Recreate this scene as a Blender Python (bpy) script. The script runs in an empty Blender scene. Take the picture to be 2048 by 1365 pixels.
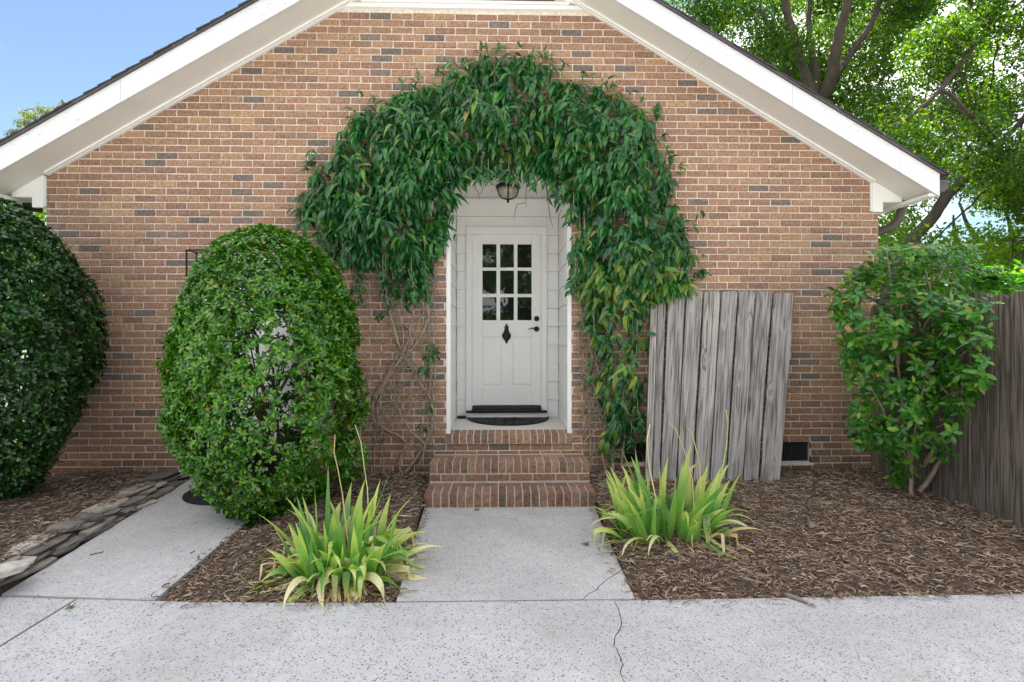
import bpy, math, random
import numpy as np
from mathutils import Vector, Matrix

random.seed(7); rng = np.random.default_rng(11)
R = math.radians
scn = bpy.context.scene
col = scn.collection

# ------------------------------------------------------------------ camera, sky, sun, exposure
FPX, DIST, EYE, YAW, HOR = 1036.0, 4.98, 1.415, R(1.3), 677.0
cd = bpy.data.cameras.new('camera'); cam = bpy.data.objects.new('camera', cd); col.objects.link(cam)
cd.sensor_width = 36.0; cd.lens = 36.0 * FPX / 2048.0
cd.clip_start = 0.05; cd.clip_end = 600
cam.location = (0, -DIST, EYE); cam.rotation_euler = (R(90), 0, -YAW)
cd.shift_y = -5.5 / 2048.0
scn.camera = cam

SUN_EL, SUN_AZ = R(55), R(3)          # azimuth measured from +Y (behind the house) towards +X
world = bpy.data.worlds.new('World'); scn.world = world; world.use_nodes = True
wt = world.node_tree; wt.nodes.clear()
sky = wt.nodes.new('ShaderNodeTexSky'); sky.sky_type = 'NISHITA'; sky.sun_disc = False
sky.sun_elevation = SUN_EL; sky.sun_rotation = SUN_AZ
sky.air_density = 1.15; sky.dust_density = 0.1; sky.ozone_density = 2.2
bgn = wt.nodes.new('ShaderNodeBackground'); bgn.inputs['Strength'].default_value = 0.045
won = wt.nodes.new('ShaderNodeOutputWorld')
# broken bright cloud added to fill the shade, its blue gap turned into view
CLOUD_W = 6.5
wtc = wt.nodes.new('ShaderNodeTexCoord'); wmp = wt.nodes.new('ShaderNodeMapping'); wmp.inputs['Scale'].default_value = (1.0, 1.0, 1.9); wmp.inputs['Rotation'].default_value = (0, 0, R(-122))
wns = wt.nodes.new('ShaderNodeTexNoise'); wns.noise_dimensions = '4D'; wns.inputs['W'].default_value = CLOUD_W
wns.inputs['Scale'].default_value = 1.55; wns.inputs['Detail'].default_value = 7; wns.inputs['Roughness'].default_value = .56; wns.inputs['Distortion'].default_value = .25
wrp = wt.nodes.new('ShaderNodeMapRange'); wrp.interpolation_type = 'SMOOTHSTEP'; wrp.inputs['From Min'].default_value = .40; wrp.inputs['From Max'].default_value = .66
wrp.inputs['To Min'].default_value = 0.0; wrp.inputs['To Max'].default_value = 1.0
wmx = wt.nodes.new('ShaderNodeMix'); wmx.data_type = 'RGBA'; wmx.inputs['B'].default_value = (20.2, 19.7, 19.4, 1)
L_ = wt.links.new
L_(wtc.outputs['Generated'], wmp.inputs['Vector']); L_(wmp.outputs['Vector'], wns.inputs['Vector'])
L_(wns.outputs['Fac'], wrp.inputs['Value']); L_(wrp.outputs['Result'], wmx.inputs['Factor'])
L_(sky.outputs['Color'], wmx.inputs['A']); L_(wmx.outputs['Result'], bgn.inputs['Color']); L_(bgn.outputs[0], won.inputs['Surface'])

sd = bpy.data.lights.new('sun', 'SUN'); sd.energy = 5.0; sd.angle = R(0.53); sd.color = (1.0, .95, .86)
sun = bpy.data.objects.new('sun', sd); col.objects.link(sun)
sdir = Vector((math.sin(SUN_AZ) * math.cos(SUN_EL), math.cos(SUN_AZ) * math.cos(SUN_EL), math.sin(SUN_EL)))
sun.rotation_euler = sdir.to_track_quat('Z', 'Y').to_euler()
sun.location = (4, 20, 20)

scn.view_settings.view_transform = 'Standard'; scn.view_settings.look = 'None'
scn.view_settings.gamma = 1.0; scn.view_settings.use_curve_mapping = False
scn.view_settings.exposure = 1.95
scn.render.engine = 'CYCLES'
scn.cycles.max_bounces = 8; scn.cycles.diffuse_bounces = 4; scn.cycles.transmission_bounces = 6
scn.cycles.use_adaptive_sampling = True

# ------------------------------------------------------------------ surveying helpers (photo point -> place)
def ray(u, v):
    X = (u - 1024) / FPX; Z = (HOR - v) / FPX
    return (math.sin(YAW) + X * math.cos(YAW), math.cos(YAW) - X * math.sin(YAW), Z)
def onwall(u, v, y=0.0):
    r = ray(u, v); t = (DIST + y) / r[1]
    return Vector((t * r[0], y, EYE + t * r[2]))
def onground(u, v, z=0.0):
    r = ray(u, v); t = (z - EYE) / r[2]
    return Vector((t * r[0], -DIST + t * r[1], z))
def atdepth(u, v, d):
    r = ray(u, v)
    return Vector((d * r[0], -DIST + d * r[1], EYE + d * r[2]))

# ------------------------------------------------------------------ object helpers
class MB:
    def __init__(s): s.v = []; s.f = []
    def face(s, pts):
        n = len(s.v); s.v += [tuple(p) for p in pts]; s.f.append(tuple(range(n, n + len(pts)))); return s
    def mesh(s, vs, fs):
        n = len(s.v); s.v += [tuple(p) for p in vs]; s.f += [tuple(n + i for i in f) for f in fs]; return s
    def box(s, x0, x1, y0, y1, z0, z1):
        return s.mesh([(x0,y0,z0),(x1,y0,z0),(x1,y1,z0),(x0,y1,z0),(x0,y0,z1),(x1,y0,z1),(x1,y1,z1),(x0,y1,z1)],
                      [(0,3,2,1),(4,5,6,7),(0,1,5,4),(1,2,6,5),(2,3,7,6),(3,0,4,7)])
    def prism(s, poly, axis, a, b):
        # poly: 2-D points; extruded along axis from a to b
        n = len(poly)
        def P(p, t):
            if axis == 'y': return (p[0], t, p[1])
            if axis == 'z': return (p[0], p[1], t)
            return (t, p[0], p[1])
        area = sum(poly[i][0]*poly[(i+1)%n][1]-poly[(i+1)%n][0]*poly[i][1] for i in range(n))
        if area < 0: poly = list(reversed(poly))
        lo, hi = (a, b) if a < b else (b, a)
        vs = [P(p, lo) for p in poly] + [P(p, hi) for p in poly]
        fl = axis == 'y'
        fs = []
        top = tuple(range(n, 2*n)); bot = tuple(reversed(range(n)))
        if fl: top = tuple(reversed(top)); bot = tuple(reversed(bot))
        fs += [top, bot]
        for i in range(n):
            q = (i, (i+1)%n, n+(i+1)%n, n+i)
            fs.append(tuple(reversed(q)) if fl else q)
        return s.mesh(vs, fs)
    def tube(s, pts, rad, sides=6, cap=True, squash=None):
        pts = [Vector(p) for p in pts]; n = len(pts)
        if not hasattr(rad, '__len__'): rad = [rad] * n
        base = len(s.v); up = Vector((0.31, 0.17, 0.93)).normalized(); prev = None
        for i, p in enumerate(pts):
            t = (pts[min(i+1, n-1)] - pts[max(i-1, 0)])
            if t.length < 1e-9: t = Vector((0,0,1))
            t.normalize()
            if prev is None:
                a = t.cross(up)
                if a.length < .1: a = t.cross(Vector((1,0,0)))
            else: a = prev - t * prev.dot(t)
            a.normalize(); prev = a; b = t.cross(a)
            for k in range(sides):
                an = 2*math.pi*k/sides
                s.v.append(tuple(p + (a*math.cos(an) + b*math.sin(an)) * rad[i]))
        for i in range(n-1):
            for k in range(sides):
                k2 = (k+1) % sides
                s.f.append((base+i*sides+k, base+i*sides+k2, base+(i+1)*sides+k2, base+(i+1)*sides+k))
        if cap:
            s.f.append(tuple(base+k for k in reversed(range(sides)))); s.f.append(tuple(base+(n-1)*sides+k for k in range(sides)))
        return s
    def lathe(s, prof, c, sides=20, sy=1.0, axis='z'):
        base = len(s.v); n = len(prof)
        for r, h in prof:
            for k in range(sides):
                an = 2*math.pi*k/sides
                if axis == 'z': s.v.append((c[0]+r*math.cos(an), c[1]+sy*r*math.sin(an), c[2]+h))
                else: s.v.append((c[0]+r*math.cos(an), c[1]+h, c[2]+r*math.sin(an)))
        for i in range(n-1):
            for k in range(sides):
                k2 = (k+1)%sides
                s.f.append((base+i*sides+k, base+i*sides+k2, base+(i+1)*sides+k2, base+(i+1)*sides+k))
        s.f.append(tuple(base+k for k in reversed(range(sides)))); s.f.append(tuple(base+(n-1)*sides+k for k in range(sides)))
        return s

def place(o, parent):
    col.objects.link(o)
    if parent is not None:
        o.parent = parent
        par = parent; off = Vector((0,0,0))
        while par is not None:
            off += par.location; par = par.parent
        o.location = Vector(o.location) - off
    return o
def obj(name, mb, m, parent=None, smooth=False, bevel=0, loc=None):
    me = bpy.data.meshes.new(name)
    if isinstance(mb, MB): me.from_pydata(mb.v, [], mb.f)
    else: me = mb
    me.materials.clear(); me.materials.append(m)
    if smooth: me.polygons.foreach_set('use_smooth', [True]*len(me.polygons))
    me.update()
    o = bpy.data.objects.new(name, me)
    if loc is not None: o.location = loc
    place(o, parent)
    if bevel:
        b = o.modifiers.new('bevel', 'BEVEL'); b.width = bevel; b.segments = 2; b.limit_method = 'ANGLE'
    return o
def tag(o, label=None, cat=None, group=None, kind=None):
    if label: o['label'] = label
    if cat: o['category'] = cat
    if group: o['group'] = group
    if kind: o['kind'] = kind
    return o
def thing(name, label, cat, loc=(0,0,0), group=None):
    o = bpy.data.objects.new(name, None); o.empty_display_size = .1; col.objects.link(o); o.location = loc
    return tag(o, label, cat, group)

# ------------------------------------------------------------------ materials
def new_mat(name):
    m = bpy.data.materials.new(name); m.use_nodes = True
    nt = m.node_tree; b = nt.nodes['Principled BSDF']
    return m, nt, b
def N(nt, typ, **kw):
    n = nt.nodes.new(typ)
    for k, v in kw.items():
        if k in n.inputs: n.inputs[k].default_value = v
        else: setattr(n, k, v)
    return n
def coords(nt, scale=(1,1,1), rot=(0,0,0)):
    g = nt.nodes.new('ShaderNodeNewGeometry'); mp = nt.nodes.new('ShaderNodeMapping')
    mp.inputs['Scale'].default_value = scale; mp.inputs['Rotation'].default_value = rot
    nt.links.new(g.outputs['Position'], mp.inputs['Vector']); return mp.outputs['Vector']
def noise(nt, vec, scale, detail=4, rough=.5):
    n = N(nt, 'ShaderNodeTexNoise', Scale=scale, Detail=detail, Roughness=rough); nt.links.new(vec, n.inputs['Vector']); return n.outputs['Fac']
def ramp(nt, fac, stops, interp='LINEAR'):
    n = nt.nodes.new('ShaderNodeValToRGB'); n.color_ramp.interpolation = interp
    e = n.color_ramp.elements
    while len(e) < len(stops): e.new(.5)
    for i, (p, c) in enumerate(stops):
        e[i].position = p; e[i].color = (c[0], c[1], c[2], 1) if hasattr(c, '__len__') else (c, c, c, 1)
    nt.links.new(fac, n.inputs['Fac']); return n.outputs['Color']
def mixc(nt, fac, a, b, mode='MIX'):
    n = nt.nodes.new('ShaderNodeMix'); n.data_type = 'RGBA'; n.blend_type = mode
    for key, v in (('Factor', fac), ('A', a), ('B', b)):
        if hasattr(v, 'links') or hasattr(v, 'is_linked'): nt.links.new(v, n.inputs[key])
        elif hasattr(v, '__len__'): n.inputs[key].default_value = (v[0], v[1], v[2], 1)
        else: n.inputs[key].default_value = v
    return n.outputs['Result']
def math_(nt, op, a, b=None):
    n = nt.nodes.new('ShaderNodeMath'); n.operation = op
    for i, v in enumerate((a, b)):
        if v is None: continue
        if hasattr(v, 'is_linked'): nt.links.new(v, n.inputs[i])
        else: n.inputs[i].default_value = v
    return n.outputs[0]
def bump(nt, b, h, strength=.3, dist=.01):
    n = N(nt, 'ShaderNodeBump', Strength=strength, Distance=dist); nt.links.new(h, n.inputs['Height']); nt.links.new(n.outputs[0], b.inputs['Normal'])
def rand(nt):
    g = nt.nodes.new('ShaderNodeNewGeometry'); o = nt.nodes.new('ShaderNodeObjectInfo')
    return math_(nt, 'FRACT', math_(nt, 'ADD', g.outputs['Random Per Island'], o.outputs['Random']))
def simple(name, c, rough=.5, metal=0, nscale=0, namt=.15, bumpd=0):
    m, nt, b = new_mat(name); b.inputs['Roughness'].default_value = rough; b.inputs['Metallic'].default_value = metal
    if nscale:
        n = noise(nt, coords(nt), nscale)
        lo = [x*(1-namt) for x in c]; hi = [min(1, x*(1+namt)) for x in c]
        nt.links.new(ramp(nt, n, [(.3, lo), (.7, hi)]), b.inputs['Base Color'])
        if bumpd: bump(nt, b, n, .5, bumpd)
    else: b.inputs['Base Color'].default_value = (*c, 1)
    return m

STEPB = [(0, (.345,.200,.138)), (.3, (.38,.230,.155)), (.55, (.315,.180,.125)), (.75, (.41,.260,.172)), (.93, (.24,.165,.128))]
def mat_brick(name, dark=1.0):
    m, nt, b = new_mat(name); b.inputs['Roughness'].default_value = .88
    r = rand(nt)
    base = ramp(nt, r, STEPB if dark < 1 else [(0, (0.371,0.208,0.134)), (.16, (0.408,0.246,0.152)), (.30, (0.334,0.186,0.125)), (.42, (0.408,0.244,0.152)), (.52, (0.376,0.215,0.138)),
                        (.66, (0.345,0.196,0.128)), (.79, (0.435,0.270,0.152)), (.85, (0.286,0.169,0.120)), (.92, (0.175,0.140,0.120)), (.96, (0.215,0.165,0.135))], 'CONSTANT')
    v = coords(nt)
    r2 = math_(nt, 'FRACT', math_(nt, 'MULTIPLY', r, 37.7))
    base = mixc(nt, 1.0, base, ramp(nt, r2, [(0, .88*dark), (1, 1.10*dark)]), 'MULTIPLY')
    n1 = noise(nt, v, 42, 5, .75); n2 = noise(nt, v, 260, 3, .7); n3 = noise(nt, v, 9, 3)
    base = mixc(nt, 1.0, base, ramp(nt, n1, [(.34, .55), (.5, 1.0), (.66, 1.5)]), 'MULTIPLY')
    base = mixc(nt, math_(nt, 'MULTIPLY', ramp(nt, n2, [(.60, 0), (.70, 1)]), .6), base, (.13,.085,.07))
    base = mixc(nt, math_(nt, 'MULTIPLY', ramp(nt, n3, [(.6, 0), (.8, 1)]), .35), base, (.50,.42,.35))
    # damp and soil splash near the ground
    sp = nt.nodes.new('ShaderNodeSeparateXYZ'); g = nt.nodes.new('ShaderNodeNewGeometry'); nt.links.new(g.outputs['Position'], sp.inputs[0])
    zn = math_(nt, 'ADD', sp.outputs['Z'], math_(nt, 'MULTIPLY', n3, .25))
    base = mixc(nt, 1.0, base, ramp(nt, zn, [(.12, (.62,.58,.55)), (.45, (.86,.83,.80)), (1.3, 1.0)]), 'MULTIPLY')
    nt.links.new(base, b.inputs['Base Color'])
    bump(nt, b, math_(nt, 'ADD', n1, math_(nt, 'MULTIPLY', n2, .5)), .9, .010)
    return m
def mat_leaf(name, stops, rough=.4, trans=.3, tcol=(.35,.55,.08), spec=.5, uvtip=None):
    m, nt, b = new_mat(name)
    r = rand(nt); c = ramp(nt, r, stops)
    vn = noise(nt, coords(nt), 3.0, 2)
    c = mixc(nt, 1.0, c, ramp(nt, vn, [(.3, .78), (.7, 1.2)]), 'MULTIPLY')
    if uvtip:
        uv = nt.nodes.new('ShaderNodeUVMap'); sp = nt.nodes.new('ShaderNodeSeparateXYZ'); nt.links.new(uv.outputs[0], sp.inputs[0])
        at = nt.nodes.new('ShaderNodeObjectInfo')
        r2 = math_(nt, 'FRACT', math_(nt, 'MULTIPLY', r, 13.3))
        # each blade fades to cream or yellow from its own point onwards
        start = math_(nt, 'ADD', math_(nt, 'MULTIPLY', r2, .8), .05)
        t = math_(nt, 'MULTIPLY', math_(nt, 'SUBTRACT', sp.outputs['Y'], start), 2.4)
        t = math_(nt, 'MINIMUM', math_(nt, 'MAXIMUM', t, 0.0), 1.0)
        c = mixc(nt, t, c, uvtip)
        st = noise(nt, coords(nt, (1,1,1)), 120, 2)
        c = mixc(nt, 1.0, c, ramp(nt, st, [(.3, .85), (.7, 1.12)]), 'MULTIPLY')
    nt.links.new(c, b.inputs['Base Color'])
    b.inputs['Roughness'].default_value = rough; b.inputs['Specular IOR Level'].default_value = spec
    if trans:
        out = nt.nodes['Material Output']; tr = nt.nodes.new('ShaderNodeBsdfTranslucent'); ms = nt.nodes.new('ShaderNodeMixShader')
        tc = mixc(nt, 1.0, c, tcol, 'MULTIPLY')
        tm = nt.nodes.new('ShaderNodeVectorMath'); tm.operation = 'SCALE'; tm.inputs['Scale'].default_value = 3.6
        nt.links.new(tc, tm.inputs[0]); nt.links.new(tm.outputs[0], tr.inputs['Color'])
        ms.inputs[0].default_value = trans
        nt.links.new(b.outputs[0], ms.inputs[1]); nt.links.new(tr.outputs[0], ms.inputs[2]); nt.links.new(ms.outputs[0], out.inputs['Surface'])
    return m
def mat_concrete(name, c, fleck=1.0, thr=.60):
    m, nt, b = new_mat(name); b.inputs['Roughness'].default_value = .9
    v = coords(nt)
    n1 = noise(nt, v, 1.3, 5); n2 = noise(nt, v, 14, 6, .7); n4 = noise(nt, v, 3.1, 4)
    col_ = mixc(nt, 1.0, ramp(nt, n1, [(.3, [x*.84 for x in c]), (.7, [x*1.06 for x in c])]), ramp(nt, n2, [(.3, .87), (.7, 1.08)]), 'MULTIPLY')
    # exposed aggregate: small dark stones of mixed size, dense here and sparse there
    vo = N(nt, 'ShaderNodeTexVoronoi', Scale=80.0, Randomness=1.0); wv = noise(nt, v, 40, 2)
    va = nt.nodes.new('ShaderNodeVectorMath'); va.operation = 'ADD'
    sc = nt.nodes.new('ShaderNodeVectorMath'); sc.operation = 'SCALE'; sc.inputs['Scale'].default_value = .03
    nz = N(nt, 'ShaderNodeTexNoise', Scale=30.0, Detail=2.0); nt.links.new(v, nz.inputs['Vector']); nt.links.new(nz.outputs['Color'], sc.inputs[0])
    nt.links.new(v, va.inputs[0]); nt.links.new(sc.outputs[0], va.inputs[1]); nt.links.new(va.outputs[0], vo.inputs['Vector'])
    spx = nt.nodes.new('ShaderNodeSeparateXYZ'); nt.links.new(vo.outputs['Color'], spx.inputs[0])
    pick = ramp(nt, math_(nt, 'ADD', spx.outputs['X'], math_(nt, 'MULTIPLY', math_(nt, 'SUBTRACT', n4, .5), 1.1)), [(thr, 0), (thr+.04, 1)])
    size = math_(nt, 'ADD', .12, math_(nt, 'MULTIPLY', spx.outputs['Y'], .30))
    spot = math_(nt, 'LESS_THAN', vo.outputs['Distance'], size)
    f = math_(nt, 'MULTIPLY', math_(nt, 'MULTIPLY', pick, spot), .85*fleck)
    grey = mixc(nt, spx.outputs['Z'], (.07,.072,.08), (.24,.24,.25))
    col_ = mixc(nt, f, col_, grey)
    n3 = noise(nt, v, 150, 3, .7)
    col_ = mixc(nt, math_(nt, 'MULTIPLY', ramp(nt, n3, [(.50, 0), (.60, 1)]), .5*fleck), col_, [x*.5 for x in c])
    vs = N(nt, 'ShaderNodeTexVoronoi', Scale=24.0); nt.links.new(v, vs.inputs['Vector'])
    st = noise(nt, coords(nt), .8, 6, .65)
    col_ = mixc(nt, math_(nt, 'MULTIPLY', ramp(nt, st, [(.50, 0), (.66, 1)]), .34), col_, (.30,.26,.22))
    nt.links.new(col_, b.inputs['Base Color'])
    bump(nt, b, math_(nt, 'SUBTRACT', math_(nt, 'MULTIPLY', n2, .6), math_(nt, 'ADD', math_(nt, 'MULTIPLY', f, .5), math_(nt, 'MULTIPLY', n3, .3))), .5, .006)
    return m
def mat_wood(name, c1, c2, c3, gs=1.0, ax='x'):
    m, nt, b = new_mat(name); b.inputs['Roughness'].default_value = .85
    oi = nt.nodes.new('ShaderNodeObjectInfo'); g = nt.nodes.new('ShaderNodeNewGeometry')
    off = nt.nodes.new('ShaderNodeVectorMath'); off.operation = 'SCALE'; cc = nt.nodes.new('ShaderNodeCombineXYZ')
    for k in 'XYZ': nt.links.new(oi.outputs['Random'], cc.inputs[k])
    off.inputs['Scale'].default_value = 31.0; nt.links.new(cc.outputs[0], off.inputs[0])
    ad = nt.nodes.new('ShaderNodeVectorMath'); ad.operation = 'ADD'; nt.links.new(nt.nodes.new('ShaderNodeUVMap').outputs[0] if ax == 'uv' else g.outputs['Position'], ad.inputs[0]); nt.links.new(off.outputs[0], ad.inputs[1])
    def mp(s):
        s = (s[0], s[2], 1) if ax == 'uv' else (s[0]*.06, s[1], s[2])
        q = nt.nodes.new('ShaderNodeMapping'); q.inputs['Scale'].default_value = s; nt.links.new(ad.outputs[0], q.inputs['Vector']); return q.outputs['Vector']
    big = noise(nt, mp((9, 9, .42)), 2.0, 3)
    # rings warped round knots
    vo = N(nt, 'ShaderNodeTexVoronoi', Scale=1.0); nt.links.new(mp((5.5, 5.5, 1.7)), vo.inputs['Vector'])
    knot = ramp(nt, vo.outputs['Distance'], [(0.0, 1), (.22, 0)])
    wv = nt.nodes.new('ShaderNodeMath'); wv.operation = 'SINE'
    warp = math_(nt, 'ADD', math_(nt, 'MULTIPLY', big, 34*gs), math_(nt, 'MULTIPLY', knot, 9))
    nt.links.new(warp, wv.inputs[0])
    ring = math_(nt, 'ADD', math_(nt, 'MULTIPLY', wv.outputs[0], .5), .5)
    fib = noise(nt, mp((44, 44, .5)), 3.0, 4, .55)
    fine = noise(nt, mp((160, 160, 3)), 3.0, 3, .6)
    t = math_(nt, 'ADD', math_(nt, 'MULTIPLY', ring, .30), math_(nt, 'MULTIPLY', fib, .95))
    c = ramp(nt, t, [(.36, c3), (.52, c1), (.80, c2)])
    c = mixc(nt, 1.0, c, ramp(nt, fine, [(.3, .82), (.7, 1.14)]), 'MULTIPLY')
    c = mixc(nt, math_(nt, 'MULTIPLY', ramp(nt, vo.outputs['Distance'], [(.0, 1), (.10, 0)]), .7), c, (.05,.035,.025))
    stain = noise(nt, mp((5, 5, 1.2)), 2.0, 4)
    c = mixc(nt, math_(nt, 'MULTIPLY', ramp(nt, stain, [(.52, 0), (.72, 1)]), .55), c, (.13,.10,.07))
    r_ = math_(nt, 'ADD', .82, math_(nt, 'MULTIPLY', oi.outputs['Random'], .34))
    c = mixc(nt, 1.0, c, ramp(nt, oi.outputs['Random'], [(0, (.84,.84,.86)), (1, (1.12,1.1,1.06))]), 'MULTIPLY')
    nt.links.new(c, b.inputs['Base Color'])
    bump(nt, b, math_(nt, 'ADD', math_(nt, 'MULTIPLY', ring, .4), fib), .7, .008)
    return m
def mat_paint(name, c, peel=0.0, rough=.5):
    m, nt, b = new_mat(name); b.inputs['Roughness'].default_value = rough
    v = coords(nt); n = noise(nt, v, 3, 5, .6)
    cc = ramp(nt, n, [(.3, [x*.93 for x in c]), (.7, c)])
    d = noise(nt, v, 40, 4, .7)
    cc = mixc(nt, math_(nt, 'MULTIPLY', ramp(nt, d, [(.64, 0), (.74, 1)]), .22), cc, (.42,.39,.33))
    if peel:
        p = noise(nt, coords(nt, (5, 3, 26), (0, 0, 0)), 3.0, 4, .6); p2 = noise(nt, v, 1.1, 3)
        fl = math_(nt, 'MULTIPLY', ramp(nt, p, [(.615, 0), (.64, 1)]), ramp(nt, p2, [(.48, 0), (.6, 1)]))
        cc = mixc(nt, math_(nt, 'MULTIPLY', fl, peel), cc, (.34,.33,.34))
        bump(nt, b, math_(nt, 'MULTIPLY', fl, -1.0), .5, .004)
    else: bump(nt, b, d, .12, .003)
    nt.links.new(cc, b.inputs['Base Color'])
    return m

M = {}
M['brick'] = mat_brick('brick_clay')
M['step_brick'] = mat_brick('step_brick_clay', .99)
M['mortar'] = simple('mortar', (.74,.65,.55), .95, nscale=35, namt=.18, bumpd=.004)
M['step_mortar'] = simple('step_mortar', (.52,.45,.38), .95, nscale=35, namt=.2, bumpd=.004)
M['concrete'] = mat_concrete('drive_concrete', (.545,.535,.54), 1.0, -.02)
M['walk'] = mat_concrete('walk_concrete', (.53,.515,.51), .85, .25)
M['porch'] = simple('porch_paint', (.66,.64,.57), .6, nscale=30, namt=.06)
M['white'] = mat_paint('white_paint', (.87,.86,.83))
M['trim'] = mat_paint('white_trim', (.88,.87,.845))
M['fascia'] = mat_paint('peeling_white_paint', (.69,.69,.70), .55)
M['soffit'] = mat_paint('soffit_paint', (.76,.735,.69))
M['shingle'] = simple('shingle', (.045,.045,.05), .9, nscale=60, namt=.5, bumpd=.004)
M['black'] = simple('black_iron', (.012,.012,.013), .38, nscale=30, namt=.3)
M['rubber'] = simple('black_rubber', (.018,.018,.02), .62, nscale=80, namt=.5, bumpd=.003)
M['gutter'] = simple('brown_gutter', (.075,.062,.058), .45, nscale=10)
M['void'] = simple('dark_interior', (.012,.012,.012), .9)
M['vent'] = simple('vent_metal', (.05,.052,.055), .5, nscale=20)
M['alum'] = simple('lamp_housing', (.42,.40,.36), .45, .2, nscale=12)
M['frost'] = simple('frosted_glass', (.34,.31,.23), .35)
M['lens'] = simple('lamp_lens', (.75,.73,.68), .12)
M['soil'] = simple('soil', (.075,.050,.034), .95, nscale=22, namt=.5, bumpd=.03)
M['grass'] = simple('lawn', (.06,.095,.03), .95, nscale=2, namt=.4)
M['pebble'] = simple('white_pebble', (.7,.72,.75), .5)
m, nt, b = new_mat('door_glass'); b.inputs['Base Color'].default_value = (.010,.012,.010,1); b.inputs['Roughness'].default_value = .02
b.inputs['Specular IOR Level'].default_value = .9; bump(nt, b, noise(nt, coords(nt), 7, 2), .05, .02); M['glass'] = m
M['gray_wood'] = mat_wood('weathered_gray_wood', (.27,.25,.235), (.42,.40,.38), (.075,.062,.052), 1.0, 'uv')
M['dark_wood'] = mat_wood('dark_fence_wood', (.085,.068,.055), (.165,.140,.118), (.028,.021,.016), 1.0, 'y')
for k_ in ('black', 'rubber', 'void', 'vent'): M[k_].node_tree.nodes['Principled BSDF'].inputs['Specular IOR Level'].default_value = .22
# stone
m, nt, b = new_mat('ledge_stone'); b.inputs['Roughness'].default_value = .9; r = rand(nt); v = coords(nt, (1, 1, 5))
c = ramp(nt, r, [(0, (.10,.09,.085)), (.3, (.30,.265,.22)), (.5, (.13,.115,.10)), (.75, (.36,.32,.27)), (1, (.52,.48,.40))])
c = mixc(nt, 1.0, c, ramp(nt, noise(nt, v, 12, 5, .7), [(.3, .6), (.7, 1.35)]), 'MULTIPLY'); nt.links.new(c, b.inputs['Base Color']); bump(nt, b, noise(nt, v, 26, 5, .7), .8, .012); M['stone'] = m
m2 = m.copy(); m2.name = 'pale_ledge_stone'
for n_ in m2.node_tree.nodes:
    if n_.type == 'VALTORGB' and len(n_.color_ramp.elements) == 5:
        for e_ in n_.color_ramp.elements: e_.color = (.48,.45,.40,1)
M['pale_stone'] = m2
# bark
def mat_bark(name, c, s=18):
    m, nt, b = new_mat(name); b.inputs['Roughness'].default_value = .92
    n = noise(nt, coords(nt, (1, 1, .3)), s, 5, .7)
    nt.links.new(ramp(nt, n, [(.3, [x*.5 for x in c]), (.7, [x*1.3 for x in c])]), b.inputs['Base Color']); bump(nt, b, n, .8, .02); return m
M['bark'] = mat_bark('tree_bark', (.072,.054,.040), 9)
M['vine_bark'] = mat_bark('vine_bark', (.36,.285,.215), 40)
M['twig'] = mat_bark('twig_bark', (.085,.06,.045), 40)
M['shrub_bark'] = mat_bark('shrub_bark', (.30,.23,.18), 30)
# mulch
m, nt, b = new_mat('mulch'); b.inputs['Roughness'].default_value = .9
c = ramp(nt, rand(nt), [(0, (.06,.038,.023)), (.30, (.13,.083,.055)), (.58, (.22,.148,.10)), (.84, (.34,.245,.17)), (1, (.44,.35,.26))])
nt.links.new(c, b.inputs['Base Color']); M['mulch'] = m
M['dryleaf'] = mat_leaf('dry_leaf', [(0, (.22,.13,.075)), (1, (.34,.22,.13))], .7, .2, (.5,.3,.1))
M['vine'] = mat_leaf('vine_leaf', [(0, (.008,.060,.012)), (.4, (.014,.098,.020)), (.75, (.028,.145,.028)), (.94, (.05,.19,.03)), (.985, (.14,.24,.03)), (1, (.22,.16,.05))], .24, .13, (.30,.62,.10), .5)
M['vine_yellow'] = mat_leaf('vine_leaf_yellow', [(0, (.07,.17,.03)), (.5, (.13,.24,.035)), (1, (.30,.34,.05))], .36, .3, (.5,.7,.08))
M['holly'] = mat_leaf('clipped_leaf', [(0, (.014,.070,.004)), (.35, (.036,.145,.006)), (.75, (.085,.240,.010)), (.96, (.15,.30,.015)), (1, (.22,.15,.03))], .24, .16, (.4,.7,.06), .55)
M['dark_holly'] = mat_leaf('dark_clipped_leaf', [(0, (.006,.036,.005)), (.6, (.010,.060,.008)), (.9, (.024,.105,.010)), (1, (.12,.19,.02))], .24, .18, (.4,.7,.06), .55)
M['shrub'] = mat_leaf('broad_leaf', [(0, (.018,.090,.010)), (.5, (.040,.160,.016)), (.85, (.09,.24,.02)), (.95, (.20,.33,.03)), (1, (.34,.17,.07))], .27, .3, (.5,.75,.08), .5)
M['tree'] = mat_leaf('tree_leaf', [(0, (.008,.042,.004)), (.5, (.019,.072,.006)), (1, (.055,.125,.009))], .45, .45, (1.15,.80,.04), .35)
M['lit_tree'] = mat_leaf('sunlit_tree_leaf', [(0, (.030,.085,.008)), (.5, (.055,.125,.010)), (1, (.11,.17,.012))], .5, .5, (.88,.86,.05), .35)  # sunlight put into the colour: a brighter copy of the tree leaf
M['pine'] = mat_leaf('pine_needles', [(0, (.035,.07,.02)), (.6, (.08,.12,.03)), (1, (.17,.19,.045))], .6, .4, (.9,.75,.08), .3)
M['iris'] = mat_leaf('iris_blade', [(0, (.07,.20,.06)), (.5, (.15,.32,.08)), (1, (.27,.44,.11))], .42, .22, (.5,.75,.10), .4, uvtip=(.50,.54,.16))
M['iris_pale'] = mat_leaf('faded_iris_blade', [(0, (.36,.46,.14)), (.5, (.58,.60,.28)), (1, (.72,.66,.42))], .5, .22, (.7,.65,.25), .3, uvtip=(.70,.62,.40))
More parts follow.
